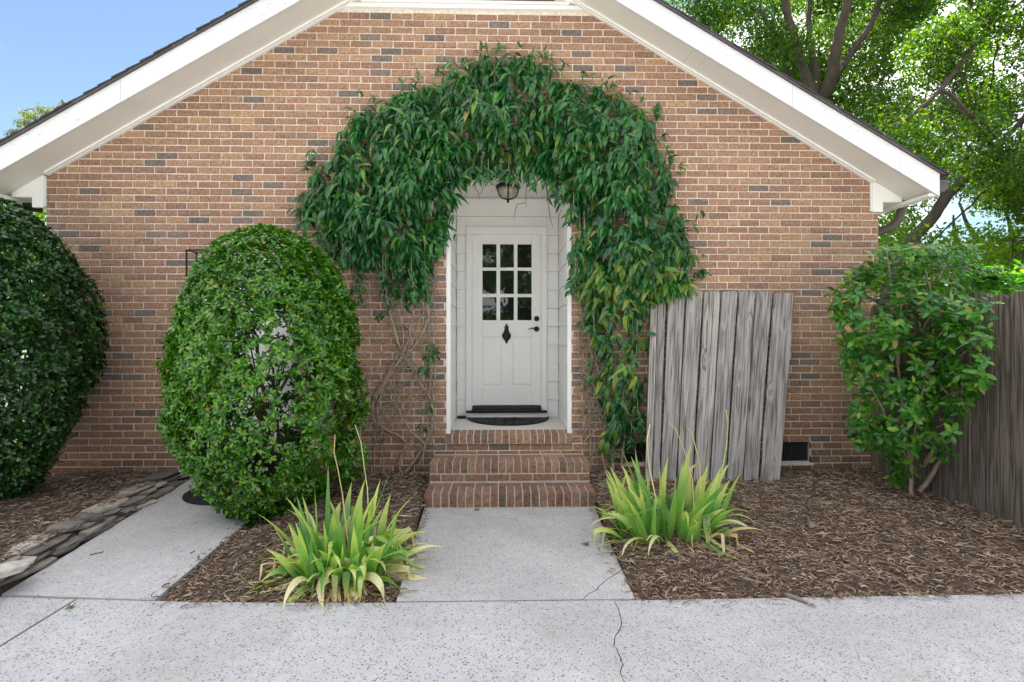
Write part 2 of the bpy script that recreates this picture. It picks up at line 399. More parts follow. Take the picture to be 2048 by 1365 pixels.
M['iris_straw'] = mat_leaf('straw_iris_blade', [(0, (.50,.36,.15)), (1, (.60,.48,.24))], .6, .2, (.7,.55,.25), .3)

# ------------------------------------------------------------------ foliage
def leaf_tpl(L=1.0, W=.3, seg=2, droop=.0, fold=.15, wpos=.5):
    vs = [(0, 0, 0)]; n = seg
    def mid(t): return (0, L*t*(1-.25*droop*t), -droop*L*t*t*.6)
    rows = []
    for i in range(1, n):
        t = i / n
        w = W*.5*(math.sin(math.pi*(t**(math.log(.5)/math.log(wpos))))**.8)
        x, y, z = mid(t); k = len(vs)
        vs += [(-w, y, z + fold*w), (0, y, z), (w, y, z + fold*w)]; rows.append((k, k+1, k+2))
    vs.append(mid(1.0)); tip = len(vs)-1
    tr = [(0, rows[0][1], rows[0][0]), (0, rows[0][2], rows[0][1])]
    for a, b_ in zip(rows, rows[1:]):
        tr += [(a[0], a[1], b_[1]), (a[0], b_[1], b_[0]), (a[1], a[2], b_[2]), (a[1], b_[2], b_[1])]
    l = rows[-1]; tr += [(l[0], l[1], tip), (l[1], l[2], tip)]
    return np.array(vs, float), np.array(tr, int)
def frames(d, n):
    d = d / (np.linalg.norm(d, axis=1, keepdims=True) + 1e-9)
    n = n - d * np.sum(n*d, axis=1, keepdims=True)
    n = n / (np.linalg.norm(n, axis=1, keepdims=True) + 1e-9)
    x = np.cross(d, n)
    return np.stack([x, d, n], axis=2)          # columns
def batch_mesh(name, tpl, P, F, S):
    V, T = tpl
    W = np.einsum('nij,kj->nki', F, V) * S[:, None, None] + P[:, None, :]
    n, k = W.shape[:2]
    me = bpy.data.meshes.new(name)
    me.vertices.add(n*k); me.vertices.foreach_set('co', W.reshape(-1).astype(np.float32))
    tris = (T[None] + (np.arange(n)*k)[:, None, None]).reshape(-1)
    nt_ = n*len(T)
    me.loops.add(nt_*3); me.loops.foreach_set('vertex_index', tris.astype(np.int32))
    me.polygons.add(nt_); me.polygons.foreach_set('loop_start', (np.arange(nt_)*3).astype(np.int32))
    me.polygons.foreach_set('use_smooth', np.ones(nt_, bool))
    me.update(calc_edges=True); return me
def foliage(parent, P, Dv, Nv, S, tpls, mat, indiv=300, name='leaf', stuffname='foliage'):
    """leaves: those that show largest become leaves of their own, the rest one mesh"""
    P = np.asarray(P, float); S = np.asarray(S, float); F = frames(np.asarray(Dv, float), np.asarray(Nv, float))
    pw = Vector((0,0,0)); q = parent
    while q is not None: pw += q.location; q = q.parent
    off = np.array(pw)
    camp = np.array((0, -DIST, EYE)); fwd = np.array((math.sin(YAW), math.cos(YAW), 0)); rt = np.array((math.cos(YAW), -math.sin(YAW), 0))
    idx = np.arange(len(P)); pick = np.array([], int)
    if indiv:
        rel = P - camp; dep = rel @ fwd; sx = (rel @ rt)/dep; sz = rel[:, 2]/dep
        # nearest leaf per small patch of view, so the leaves chosen are ones that can be seen
        key = (np.floor(sx*40).astype(int)*1000 + np.floor(sz*40).astype(int))
        inv = (np.abs(sx) > .97) | (np.abs(sz) > .64) | (dep < .3)
        score = dep/S + inv*1e6
        order = np.argsort(dep + inv*1e6); rank = {}; rk = np.zeros(len(P))
        for i in order:
            c_ = rank.get(key[i], 0); rk[i] = c_; rank[key[i]] = c_+1
        pick = np.argsort(rk*1e3 + score)[:indiv]; pick = pick[~inv[pick]]
        tm = []
        for k, tp in enumerate(tpls):
            me = bpy.data.meshes.new(name); me.from_pydata([tuple(v) for v in tp[0]], [], [tuple(int(a) for a in t) for t in tp[1]])
            me.polygons.foreach_set('use_smooth', [True]*len(me.polygons)); me.materials.append(mat); tm.append(me)
        for j, i in enumerate(pick):
            o = bpy.data.objects.new(name, tm[j % len(tm)])
            mm = Matrix.Identity(4)
            for a in range(3):
                for b_ in range(3): mm[a][b_] = F[i][a][b_]*S[i]
                mm[a][3] = P[i][a] - off[a]
            col.objects.link(o); o.parent = parent; o.matrix_basis = mm
    rest = np.setdiff1d(idx, pick)
    parts = []
    grp = np.array_split(rng.permutation(rest), len(tpls))
    vs_all, t_all, base = [], [], 0
    for g, tp in zip(grp, tpls):
        V, T = tp
        W = np.einsum('nij,kj->nki', F[g], V) * S[g][:, None, None] + P[g][:, None, :] - off
        n, k = W.shape[:2]
        vs_all.append(W.reshape(-1, 3)); t_all.append((T[None] + (np.arange(n)*k)[:, None, None]).reshape(-1, 3) + base); base += n*k
    V = np.concatenate(vs_all); T = np.concatenate(t_all)
    me = bpy.data.meshes.new(stuffname); me.vertices.add(len(V)); me.vertices.foreach_set('co', V.reshape(-1).astype(np.float32))
    me.loops.add(len(T)*3); me.loops.foreach_set('vertex_index', T.reshape(-1).astype(np.int32))
    me.polygons.add(len(T)); me.polygons.foreach_set('loop_start', (np.arange(len(T))*3).astype(np.int32)); me.polygons.foreach_set('use_smooth', np.ones(len(T), bool))
    me.materials.append(mat); me.update(calc_edges=True)
    o = bpy.data.objects.new(stuffname, me); col.objects.link(o); o.parent = parent; o['kind'] = 'stuff'
    return o
def unit(a): return a/(np.linalg.norm(a, axis=-1, keepdims=True)+1e-9)
def rnd_unit(n): return unit(rng.normal(size=(n, 3)))

# ------------------------------------------------------------------ the house
APX, APZ, SLOPE = -.332, 5.251, .587
WL, WR = -4.28, 3.696
def zs(x): return APZ - SLOPE*abs(x - APX)
OX0, OX1, OZ0, OZ1 = -.516, .686, .506, 3.075      # porch recess
RD = 1.0                                             # its depth
BX0, BX1, BZ0, BZ1 = -2.86, -1.955, .09, 2.19       # second door behind the clipped bush
V1 = (1.205, 1.611, .20, .405); V2 = (2.621, 3.027, .20, .405)
holes = [(OX0, OX1, OZ0-.1, OZ1), (BX0, BX1, 0, BZ1), V1, V2]
house = thing('brick_house', 'tan brick house gable with white rake boards and a recessed white door', 'house', (-.29, .2, 0))

def shell():
    xs = sorted(set([WL, WR, APX] + [h for q in holes for h in q[:2]]))
    mb = MB(); y = .008
    for a, b in zip(xs, xs[1:]):
        cuts = sorted([(q[2], q[3]) for q in holes if q[0] <= a+1e-6 and q[1] >= b-1e-6])
        z = -.15
        for c0, c1 in cuts:
            if c0 > z: mb.face([(a,y,z),(b,y,z),(b,y,c0),(a,y,c0)])
            z = max(z, c1)
        mb.face([(a,y,z),(b,y,z),(b,y,zs(b)+.05),(a,y,zs(a)+.05)])
    for q in holes[2:]:
        x0, x1, z0, z1 = q; d = .11
        mb.face([(x0,y,z0),(x0,d,z0),(x0,d,z1),(x0,y,z1)]); mb.face([(x1,y,z0),(x1,y,z1),(x1,d,z1),(x1,d,z0)])
        mb.face([(x0,y,z1),(x0,d,z1),(x1,d,z1),(x1,y,z1)]); mb.face([(x0,y,z0),(x1,y,z0),(x1,d,z0),(x0,d,z0)])
    # side and back walls
    B = 11.0; e = zs(WR)+.05
    mb.face([(WL,y,-.15),(WL,y,e),(WL,B,e),(WL,B,-.15)]); mb.face([(WR,y,-.15),(WR,B,-.15),(WR,B,e),(WR,y,e)])
    mb.face([(WL,B,-.15),(WL,B,e),(APX,B,zs(APX)),(WR,B,e),(WR,B,-.15)])
    return mb
obj('wall', shell(), M['mortar'], house)
# bricks
CH, JT, BL = .0677, .0118, .2032
def brick_mb(x0, x1, y0, y1, z0, z1, ins=.0035, j=.0026):
    def q(s): return s + random.uniform(-j, j)
    mb = MB()
    mb.mesh([(x0,y1,z0),(x1,y1,z0),(x1,y1,z1),(x0,y1,z1),
             (x0,y0+ins,z0),(x1,y0+ins,z0),(x1,y0+ins,z1),(x0,y0+ins,z1),
             (q(x0+ins),y0,q(z0+ins)),(q(x1-ins),y0,q(z0+ins)),(q(x1-ins),y0,q(z1-ins)),(q(x0+ins),y0,q(z1-ins))],
            [(0,1,5,4),(1,2,6,5),(2,3,7,6),(3,0,4,7),(4,5,9,8),(5,6,10,9),(6,7,11,10),(7,4,8,11),(8,9,10,11)])
    return mb
slots = []
k0 = -2
for i in range(k0, 80):
    z0 = OZ0 - .1 - 6*CH + i*CH + .02
    z0 = (OZ0 - .0975) + (i-6)*CH
    z1 = z0 + CH - JT; zm = (z0+z1)/2
    if z0 > APZ: break
    off = (i % 2)*BL/2 + .01*math.sin(i*2.3)
    nx = int((WR-WL)/BL)+3
    for k in range(-1, nx):
        a = WL + k*BL - off; b = a + BL - JT
        a = max(a, WL); b = min(b, WR)
        segs = [(a, b)]
        for h in holes:
            if z1 > h[2]+.01 and z0 < h[3]-.01:
                ns = []
                for s0, s1 in segs:
                    if s1 <= h[0] or s0 >= h[1]: ns.append((s0, s1)); continue
                    if s0 < h[0]: ns.append((s0, h[0]))
                    if s1 > h[1]: ns.append((h[1], s1))
                segs = ns
        for s0, s1 in segs:
            if s1-s0 < .03: continue
            lim = (APZ+.03 - z0)/SLOPE
            s0c, s1c = max(s0, APX-lim), min(s1, APX+lim)
            if s1c - s0c < .03: continue
            if z1 > 4.57+.02 and s0c > -2.0 and s1c < 1.3: continue      # behind the louvre frame
            slots.append((s0c, s1c, z0, z1))
def bare(s):                                                 # open brickwork between the shrub and the vine, in full view
    x = (s[0]+s[1])/2
    return (s[1]-s[0]) > .19 and -4.2 < x < -1.2 and 2.05 < s[2] < 3.9 and s[3] < zs(x)-.12 and not (x > -2.1 and s[2] < 3.3)
bare_i = [s for s in slots if bare(s)]; bare_i.sort(key=lambda s: s[0]); bare_set = set(bare_i[:296])
protos = []
for k in range(8):
    me = bpy.data.meshes.new('brick'); b_ = brick_mb(-(BL-JT)/2, (BL-JT)/2, 0, .03, 0, CH-JT); me.from_pydata(b_.v, [], b_.f); me.materials.append(M['brick']); protos.append(me)
allb = MB()
for s in slots:
    yj = random.uniform(-.0035, .0015)
    if s in bare_set:
        o = bpy.data.objects.new('brick', random.choice(protos)); o.location = ((s[0]+s[1])/2, yj, s[2]); o.rotation_euler = (0, random.uniform(-.006,.006), 0); place(o, house)
    else:
        t = brick_mb(s[0], s[1], yj, .03, s[2]+random.uniform(-.001,.001), s[3]+random.uniform(-.001,.001)); allb.mesh(t.v, t.f)
tag(obj('brickwork', allb, M['brick'], house), kind='stuff')
# threshold rowlock of the porch and the course it stands on
n = 18; w = (OX1-OX0+.02)/n
for k in range(n):
    x = OX0-.01 + k*w
    mb = MB().prism([(-.030, OZ0-.096), (-.030, OZ0-.014), (.16, OZ0+.002), (.16, OZ0-.096)], 'x', x+.0045, x+w-.0045)
    obj('brick', mb, M['step_brick'], house, bevel=.003)
obj('mortar_bed', MB().prism([(-.024, OZ0-.100), (-.024, OZ0-.019), (.165, OZ0-.003), (.165, OZ0-.100)], 'x', OX0-.008, OX1+.008), M['mortar'], house)

# porch recess: floor, ceiling, siding, trim
WI = .012
obj('porch_floor', MB().box(OX0, OX1, .13, RD, OZ0-.05, OZ0-.001), M['porch'], house)
obj('porch_ceiling', MB().box(OX0, OX1, .03, RD, OZ1-.035, OZ1+.02), M['soffit'], house)
obj('lintel', MB().box(OX0-.02, OX1+.02, -.004, .03, OZ1-.035, OZ1+.012), M['vine_bark'], house)
core = MB(); core.box(OX0-.03, OX0, .02, RD+.05, OZ0-.1, OZ1+.05); core.box(OX1, OX1+.03, .02, RD+.05, OZ0-.1, OZ1+.05); core.box(OX0-.03, OX1+.03, RD+.02, RD+.06, OZ0-.1, OZ1+.05)
obj('porch_lining', core, M['trim'], house)
SZ = [.708 + .211*k for k in range(-1, 12)]
DX0, DX1 = onwall(933, 600, RD)[0], onwall(1093, 600, RD)[0]         # casing outside
DZT = 2.694
for za, zb in zip(SZ, SZ[1:]):
    za = max(za, OZ0+.002); zb = min(zb, OZ1-.037)
    if zb - za < .03: continue
    for sgn, xw in ((1, OX0), (-1, OX1)):
        poly = [(xw+sgn*.002, za), (xw+sgn*.016, za), (xw+sgn*.006, zb-.0035), (xw+sgn*.002, zb-.0035)]
        mb = MB().prism(poly, 'y', .03, RD-.002); obj('siding_board', mb, M['white'], house)
    poly = [(RD-.017, za), (RD-.006, zb-.0035), (RD+.01, zb-.0035), (RD+.01, za)]
    if zb <= DZT+.001:
        obj('siding_board', MB().prism(poly, 'x', OX0+.018, DX0-.002), M['white'], house)
        obj('siding_board', MB().prism(poly, 'x', DX1+.002, OX1-.018), M['white'], house)
    elif za < DZT:
        obj('siding_board', MB().prism(poly, 'x', OX0+.018, DX0-.002), M['white'], house)
        obj('siding_board', MB().prism(poly, 'x', DX1+.002, OX1-.018), M['white'], house)
        p2 = [(RD-.012, DZT+.002), (RD-.006, zb-.0035), (RD+.01, zb-.0035), (RD+.01, DZT+.002)]
        obj('siding_board', MB().prism(p2, 'x', DX0, DX1), M['white'], house)
    else: obj('siding_board', MB().prism(poly, 'x', OX0+.018, OX1-.018), M['white'], house)
for x0, x1 in ((OX0, OX0+.04), (OX1-.04, OX1)):
    obj('corner_trim', MB().box(x0, x1, -.012, .03, OZ0-.006, OZ1-.03), M['trim'], house, bevel=.002)
# door casing and door
def atz(v): return onwall(1000, v, RD)[2]
dx0, dx1 = onwall(945.5, 600, RD)[0], onwall(1081, 600, RD)[0]
dz0, dz1 = atz(810.5), atz(470)
yF = RD - .03
cs = [('door_casing', DX0, dx0-.012, OZ0+.07, DZT), ('door_casing', dx1+.012, DX1, OZ0+.07, DZT)]
for nme, a, b_, c0, c1 in cs:
    obj(nme, MB().box(a, b_, yF-.015, RD+.01, c0, c1-.085), M['trim'], house, bevel=.004)
obj('door_casing', MB().box(DX0, DX1, yF-.017, RD+.01, DZT-.085, DZT), M['trim'], house, bevel=.004)
st = MB(); st.box(dx0-.011, dx0-.0005, yF+.0, RD+.05, dz0-.02, dz1+.012); st.box(dx1+.0005, dx1+.011, yF+.0, RD+.05, dz0-.02, dz1+.012); st.box(dx0-.011, dx1+.011, yF-.001, RD+.05, dz1+.001, dz1+.011)
obj('door_stop', st, M['trim'], house)
door = obj('door', MB().box(dx0, dx1, yF+.028, yF+.06, dz0, dz1), M['white'], house)
door['label'] = 'white half glazed entry door with nine panes in the porch'
ys = yF + .010
gx = [(onwall(a, 600, RD)[0], onwall(b_, 600, RD)[0]) for a, b_ in ((965, 993), (1000.3, 1027.7), (1034.7, 1063))]
gz = [(atz(b_), atz(a)) for a, b_ in ((489.5, 536), (542, 588.6), (595, 641))]
px = [(onwall(a, 700, RD)[0], onwall(b_, 700, RD)[0]) for a, b_ in ((963.6, 1004), (1024, 1065))]
pz = (atz(772), atz(673.6))
fr = MB()
fr.box(dx0, gx[0][0], ys, yF+.028, dz0, dz1); fr.box(gx[2][1], dx1, ys, yF+.028, dz0, dz1)
fr.box(gx[0][0], gx[2][1], ys+.0003, yF+.028, gz[0][1], dz1); fr.box(gx[0][0], gx[2][1], ys+.0003, yF+.028, pz[1], gz[2][0])
fr.box(gx[0][0], gx[2][1], ys+.0003, yF+.028, dz0, pz[0]); fr.box(px[0][1], px[1][0], ys+.0006, yF+.028, pz[0], pz[1])
obj('door_frame', fr, M['white'], door, bevel=.004)
mu = MB()
for a, b_ in ((gx[0][1], gx[1][0]), (gx[1][1], gx[2][0])): mu.box(a, b_, ys+.001, yF+.028, gz[2][0], gz[0][1])
for a, b_ in ((gz[1][1], gz[0][0]), (gz[2][1], gz[1][0])): mu.box(gx[0][0], gx[2][1], ys+.002, yF+.027, a, b_)
obj('muntin', mu, M['white'], door)
for a, b_ in gx:
    for c0, c1 in gz: obj('pane', MB().box(a, b_, ys+.012, ys+.016, c0, c1), M['glass'], door)
for a, b_ in px:
    mb = MB(); i = .026
    mb.mesh([(a,ys+.014,pz[0]),(b_,ys+.014,pz[0]),(b_,ys+.014,pz[1]),(a,ys+.014,pz[1]),(a+i,ys+.003,pz[0]+i),(b_-i,ys+.003,pz[0]+i),(b_-i,ys+.003,pz[1]-i),(a+i,ys+.003,pz[1]-i)],
            [(0,1,5,4),(1,2,6,5),(2,3,7,6),(3,0,4,7),(4,5,6,7)])
    obj('door_panel', mb, M['white'], door)
kx = onwall(1073, 638, RD)[0]
for v_, nme in ((638, 'deadbolt'), (658.5, 'door_rosette')):
    z = atz(v_); obj(nme, MB().lathe([(.031, 0), (.031, -.006), (.026, -.013), (.008, -.016)], (kx, ys, z), 20, axis='y'), M['black'], door, smooth=False)
z = atz(658.5)
obj('lever_handle', MB().tube([(kx, ys, z), (kx, ys-.05, z), (kx-.03, ys-.056, z+.006), (kx-.07, ys-.056, z+.004), (kx-.10, ys-.054, z-.006)], [.009,.009,.008,.007,.005], 8), M['black'], door, smooth=True)
kn = onwall(1013, 668, RD); prof = [(.0,.115),(.010,.108),(.016,.09),(.026,.075),(.021,.055),(.030,.03),(.034,.015),(.05,-.005),(.052,-.03),(.042,-.055),(.022,-.078),(.014,-.088),(.016,-.104),(.006,-.112)]
poly = [(kn[0]+r_, kn[2]+h_) for r_, h_ in prof] + [(kn[0]-r_, kn[2]+h_) for r_, h_ in reversed(prof[1:])]
knk = obj('door_knocker', MB().prism(poly, 'y', ys-.014, ys), M['black'], door, bevel=.004)
ring = MB().tube([(kn[0]+.036*math.cos(a), ys-.024-.006*math.sin(a), kn[2]-.03+.042*math.sin(a)) for a in [R(t) for t in range(150, 391, 20)]], .007, 6)
knk2 = obj('knocker_ring', ring, M['black'], door, smooth=True)
# threshold
obj('threshold', MB().prism([(yF-.06, OZ0+.063), (yF-.06, OZ0+.085), (yF-.01, OZ0+.105), (yF+.005, dz0-.002), (yF+.05, dz0-.002), (yF+.05, OZ0+.063)], 'x', dx0-.002, dx1+.002), M['black'], house)
obj('threshold', MB().box(DX0, DX1, yF-.066, yF-.002, OZ0+.060, OZ0+.083), M['black'], house)
obj('door_riser', MB().box(DX0-.005, DX1+.005, yF-.045, RD+.01, OZ0-.001, OZ0+.058), M['trim'], house)

# second white door, mostly hidden by the round bush
d2 = obj('door', MB().box(BX0+.09, BX1-.09, .05, .09, BZ0+.03, BZ1-.09), M['white'], house); d2['label'] = 'plain white side door half hidden by the round clipped bush'
ct = MB(); ct.box(BX0, BX0+.085, -.012, .10, BZ0-.05, BZ1-.085); ct.box(BX1-.085, BX1, -.012, .10, BZ0-.05, BZ1-.085); ct.box(BX0, BX1, -.014, .10, BZ1-.085, BZ1)
obj('door_casing', ct, M['trim'], house)
for a, b_ in ((BX0+.19, -2.45), (-2.37, BX1-.19)):
    for c0, c1 in ((.28, 1.0), (1.14, 1.95)): obj('door_panel', MB().box(a, b_, .042, .05, c0, c1), M['white'], d2, bevel=.006)
obj('door_knob', MB().lathe([(.012, 0), (.012, -.03), (.028, -.04), (.028, -.06), (.01, -.07)], (BX1-.14, .05, 1.05), 12, axis='y'), M['black'], d2)
obj('door_sill', MB().box(BX0-.02, BX1+.02, -.08, .06, BZ0-.06, BZ0+.028), M['walk'], house)

# foundation vents
for (x0, x1, z0, z1) in (V1, V2):
    fv = obj('foundation_vent', MB().box(x0, x1, .09, .10, z0, z1), M['void'], house)
    nb = 22
    for k in range(nb):
        x = x0+.012+(x1-x0-.024)*k/(nb-1); obj('vent_bar', MB().box(x-.003, x+.003, .055, .07, z0+.012, z1-.012), M['vent'], fv)
    rim = MB(); rim.box(x0, x1, .052, .075, z0, z0+.012); rim.box(x0, x1, .052, .075, z1-.012, z1); rim.box(x0, x0+.012, .051, .076, z0+.012, z1-.012); rim.box(x1-.012, x1, .051, .076, z0+.012, z1-.012)
    obj('vent_frame', rim, M['vent'], fv)
    obj('vent_sill', MB().prism([(-.015, z0-.02), (-.015, z0-.004), (.06, z0+.010), (.06, z0-.02)], 'x', x0-.02, x1+.02), M['mortar'], house)

# rakes
OV = .33; EL, ER = -4.664, 4.0
def rake(xa, xb, zlo, zhi, y0, y1):
    return MB().prism([(xa, zs(xa)+zlo), (xb, zs(xb)+zlo), (xb, zs(xb)+zhi), (xa, zs(xa)+zhi)], 'y', y0, y1)
jl, jr = onwall(245, 190, -OV)[0], onwall(1582, 200, -OV)[0]
for a, b_ in ((EL, jl-.001), (jl+.001, APX-.0006)): obj('rake_board', rake(a, b_, .0, .205, -OV-.025, -OV), M['fascia'], house, bevel=.002)
for a, b_ in ((APX+.0006, jr-.001), (jr+.001, ER)): obj('rake_board', rake(a, b_, .0, .205, -OV-.025, -OV), M['fascia'], house, bevel=.002)
sj1, sj2 = onwall(1378, 110, -.2)[0], onwall(1403, 127, -.2)[0]
for a, b_ in ((EL, APX-.0006), (APX+.0006, sj1-.001), (sj1+.001, sj2-.001), (sj2+.001, ER)):
    obj('soffit_board', rake(a, b_, .020, .034, -OV, -.0), M['soffit'], house)
for a, b_ in ((WL+.03, APX-.0006), (APX+.0006, WR-.07)):
    obj('frieze_board', rake(a, b_, -.006, .018, -.030, .006), M['trim'], house)
    obj('frieze_board', rake(a, b_, -.001, .0185, -.058, -.030), M['trim'], house)
for s in (-1, 1):
    X = lambda x: APX + s*(x - APX) if s == 1 else 2*APX - x
    def mir(p): return [(X(a), b_) for a, b_ in p]
    xw, xo = WR-.075, 3.915
    obj('cornice_return', MB().prism(mir([(xw, 2.646), (xw+.105, 2.646), (xw+.105, 2.742), (xo, 2.742), (xo, zs(xo)+.02), (xw, zs(xw)+.02)]), 'y', -.022, .02), M['trim'], house, bevel=.002)
    obj('corner_strip', MB().prism(mir([(xw-.014, 2.655), (xw-.002, 2.655), (xw-.002, zs(xw)), (xw-.014, zs(xw)+.004)]), 'y', -.016, .02), M['trim'], house)
    obj('eave_board', MB().prism(mir([(xo+.002, 2.715), (ER-.001, 2.715), (ER-.001, zs(ER)+.19), (ER-.024, zs(ER)+.19), (ER-.024, 2.742), (xo+.002, 2.742)]), 'y', -OV+.001, 11.2), M['trim'], house)
    obj('eave_soffit', MB().prism(mir([(WR+.0, 2.742), (xo, 2.742), (xo, 2.755), (WR+.0, 2.755)]), 'y', .021, 11.2), M['soffit'], house)
    # gutter: half box with hollow top
    gp = mir([(ER+.001, 2.765), (ER+.085, 2.765), (ER+.125, 2.80), (ER+.13, 2.872), (ER+.12, 2.872), (ER+.115, 2.805), (ER+.08, 2.775), (ER+.009, 2.775), (ER+.009, 2.875), (ER+.001, 2.875)])
    obj('gutter', MB().prism(gp, 'y', -.30, 11.2), M['gutter'], house)
    obj('gutter_cap', MB().prism(mir([(ER+.001, 2.765), (ER+.085, 2.765), (ER+.125, 2.80), (ER+.13, 2.872), (ER+.001, 2.875)]), 'y', -.306, -.301), M['gutter'], house)
    xg = X(3.97); xm = X(3.90); x1_ = X(3.80); xe = X(3.765)
    ds = MB().tube([(xg+ (X(4.03)-X(3.97)), .12, 2.775), (X(4.03), .12, 2.72), (X(4.0), .14, 2.60), (X(3.94), .17, 2.53), (X(3.80), .21, 2.48), (xe, .24, 2.42), (xe, .25, 2.2), (xe, .25, .1)], .042, 8)
    obj('downspout', ds, M['gutter'], house, smooth=True)
# roof deck and shingle courses
for s in (-1, 1):
    def X(x): return APX + s*x
    end = ER - APX + .03
    deck = MB().prism([(X(0), APZ+.206), (X(end), APZ-SLOPE*end+.206), (X(end), APZ-SLOPE*end+.222), (X(0), APZ+.222)], 'y', -OV-.045, 11.2)
    obj('roof_deck', deck, M['gutter'], house)
    nrow = 36; e = end+.02
    for k in range(nrow):
        a = e*(k)/nrow; b_ = e*(k+1)/nrow + .018
        za = APZ - SLOPE*a + .224; zb = APZ - SLOPE*b_ + .224
        jt = random.uniform(-.006, .006)
        obj('shingle_course', MB().prism([(X(a), za), (X(b_), zb+.002), (X(b_), zb+.021), (X(a), za+.008)], 'y', -OV-.052+jt, 11.2), M['shingle'], house)
# gable louvre above the wall
lv = obj('gable_vent', MB().box(-1.30, .62, .02, .03, 4.60, 5.25), M['void'], house)
obj('vent_sill', MB().prism([(-1.52, 4.565), (.80, 4.565), (.74, 4.605), (-1.46, 4.605)], 'y', -.03, .02), M['trim'], house, bevel=.003)
obj('vent_sill', MB().box(-1.32, .66, -.045, .02, 4.606, 4.632), M['trim'], house, bevel=.003)
for s in (-1, 1):
    obj('vent_trim', MB().prism([(APX+s*1.13, 4.632), (APX+s*.98, 4.632), (APX, 5.14), (APX, 5.25)], 'y', -.028, .02), M['trim'], house)
for k in range(7):
    z = 4.65+k*.07; hw = (5.15-z)/SLOPE
    if hw > .05: obj('louvre_slat', MB().prism([(-.02, z), (.018, z+.05), (.018, z+.056), (-.02, z+.006)], 'x', APX-hw, APX+hw), M['gutter'], lv)

# ------------------------------------------------------------------ ground, paths, beds
def structure(name, mb, m, parent=None, **k):
    o = obj(name, mb, m, parent, **k)
    if parent is None: o['kind'] = 'structure'
    return o
structure('ground', MB().face([(-300,-300,-.13),(300,-300,-.13),(300,300,-.13),(-300,300,-.13)]), M['grass'])
G_ = onground
drive = bpy.data.objects.new('driveway', None); col.objects.link(drive); drive.location = (0, -8, -.05); drive['kind'] = 'structure'
def jag(p, q, n, amp, seed):
    r_ = random.Random(seed); out = []
    for i in range(n+1):
        t = i/n; a = 0 if i in (0, n) else r_.uniform(-amp, amp)
        out.append((p[0]*(1-t)+q[0]*t + a, p[1]*(1-t)+q[1]*t + (0 if i in (0,n) else r_.uniform(-amp*.4, amp*.4))))
    return out
crk_px = [(1228,1202),(1238,1222),(1243,1250),(1232,1270),(1228,1290),(1238,1310),(1246,1328),(1240,1345),(1248,1362)]
crk = [G_(*p).to_2d() for p in crk_px]; crk = [(c[0], c[1]) for c in crk]
# finer jitter between the surveyed crack points
fine = []
r_ = random.Random(5)
for a, b_ in zip(crk, crk[1:]):
    for t in (0, .33, .66): fine.append((a[0]*(1-t)+b_[0]*t + (r_.uniform(-.004,.004) if t else 0), a[1]*(1-t)+b_[1]*t))
fine.append(crk[-1]); fine += [(crk[-1][0]+.05+r_.uniform(-.03,.03), crk[-1][1]-.25*k) for k in range(1, 14)]
yend = fine[-1][1]
fA = G_(5,1190+3); fJ = (-2.262, -2.142)
top_y = lambda x: -2.195 + (.115*((-x-.4)/2.3)**2 if x < -.4 else 0) + (.012*((x-.7)/1.1) if x > .7 else 0)
def edge(x0, x1, n=10): return [(x0+(x1-x0)*i/n, top_y(x0+(x1-x0)*i/n)) for i in range(n+1)]
JX = -2.30
c0 = (fine[0][0], top_y(fine[0][0])); fine[0] = c0
g = .004
left = edge(JX+.010, c0[0]-g, 16) + [(p[0]-g*random.uniform(.3,1.1), p[1]) for p in fine] + [(JX+.010, yend)]
right = [(p[0]+g*random.uniform(.3,1.1), p[1]) for p in reversed(fine)] + edge(c0[0]+g, 9.0, 20)[0:] + [(9.0, yend)]
sl = structure('slab', MB().prism(left, 'z', -.10, 0), M['concrete'], drive)
structure('slab', MB().prism(right, 'z', -.10, -.003), M['concrete'], drive)
structure('slab', MB().prism(edge(-9.0, JX-.010, 16) + [(JX-.010, yend), (-9.0, yend)], 'z', -.10, -.002), M['concrete'], drive)
structure('slab', MB().box(-11, JX-.010, -15, yend-.01, -.10, -.001), M['concrete'], drive)
structure('slab', MB().box(JX+.010, 3.2, -15, yend-.01, -.10, 0), M['concrete'], drive)
structure('slab', MB().box(3.212, 12, -15, yend-.01, -.10, 0), M['concrete'], drive)
structure('soil_base', MB().box(-9, 9, -15.2, -.02, -.125, -.06), M['soil'])
# walkway to the steps with its broken corner
wk = bpy.data.objects.new('walkway', None); col.objects.link(wk); wk.location = (.08, -1.4, -.05); wk['kind'] = 'structure'
yb = top_y(0)+.010
ck = [G_(*p) for p in ((1252,1140),(1228,1150),(1212,1160),(1200,1172),(1190,1182),(1176,1189),(1165,1198))]
ck = [(c[0]+r_.uniform(-.005,.005), c[1]) for c in ck]; ck[-1] = (ck[-1][0], yb)
re = lambda y: .786 + (y+.68)*(.786-.729)/(1.51)
ck[0] = (re(ck[0][1]), ck[0][1])
g2 = .0022
structure('slab', MB().prism([(-.633, -.66), (.786, -.66)] + [(ck[0][0], ck[0][1]+g2)] + [(p[0]-g2, p[1]+g2) for p in ck[1:-1]] + [(ck[-1][0]-g2, yb), (-.558, yb)], 'z', -.10, .002), M['walk'], wk)
structure('slab', MB().prism([(p[0]+g2, p[1]-g2) for p in ck[:-1]] + [(ck[-1][0]+g2, yb), (.729, yb)], 'z', -.10, .001), M['walk'], wk)
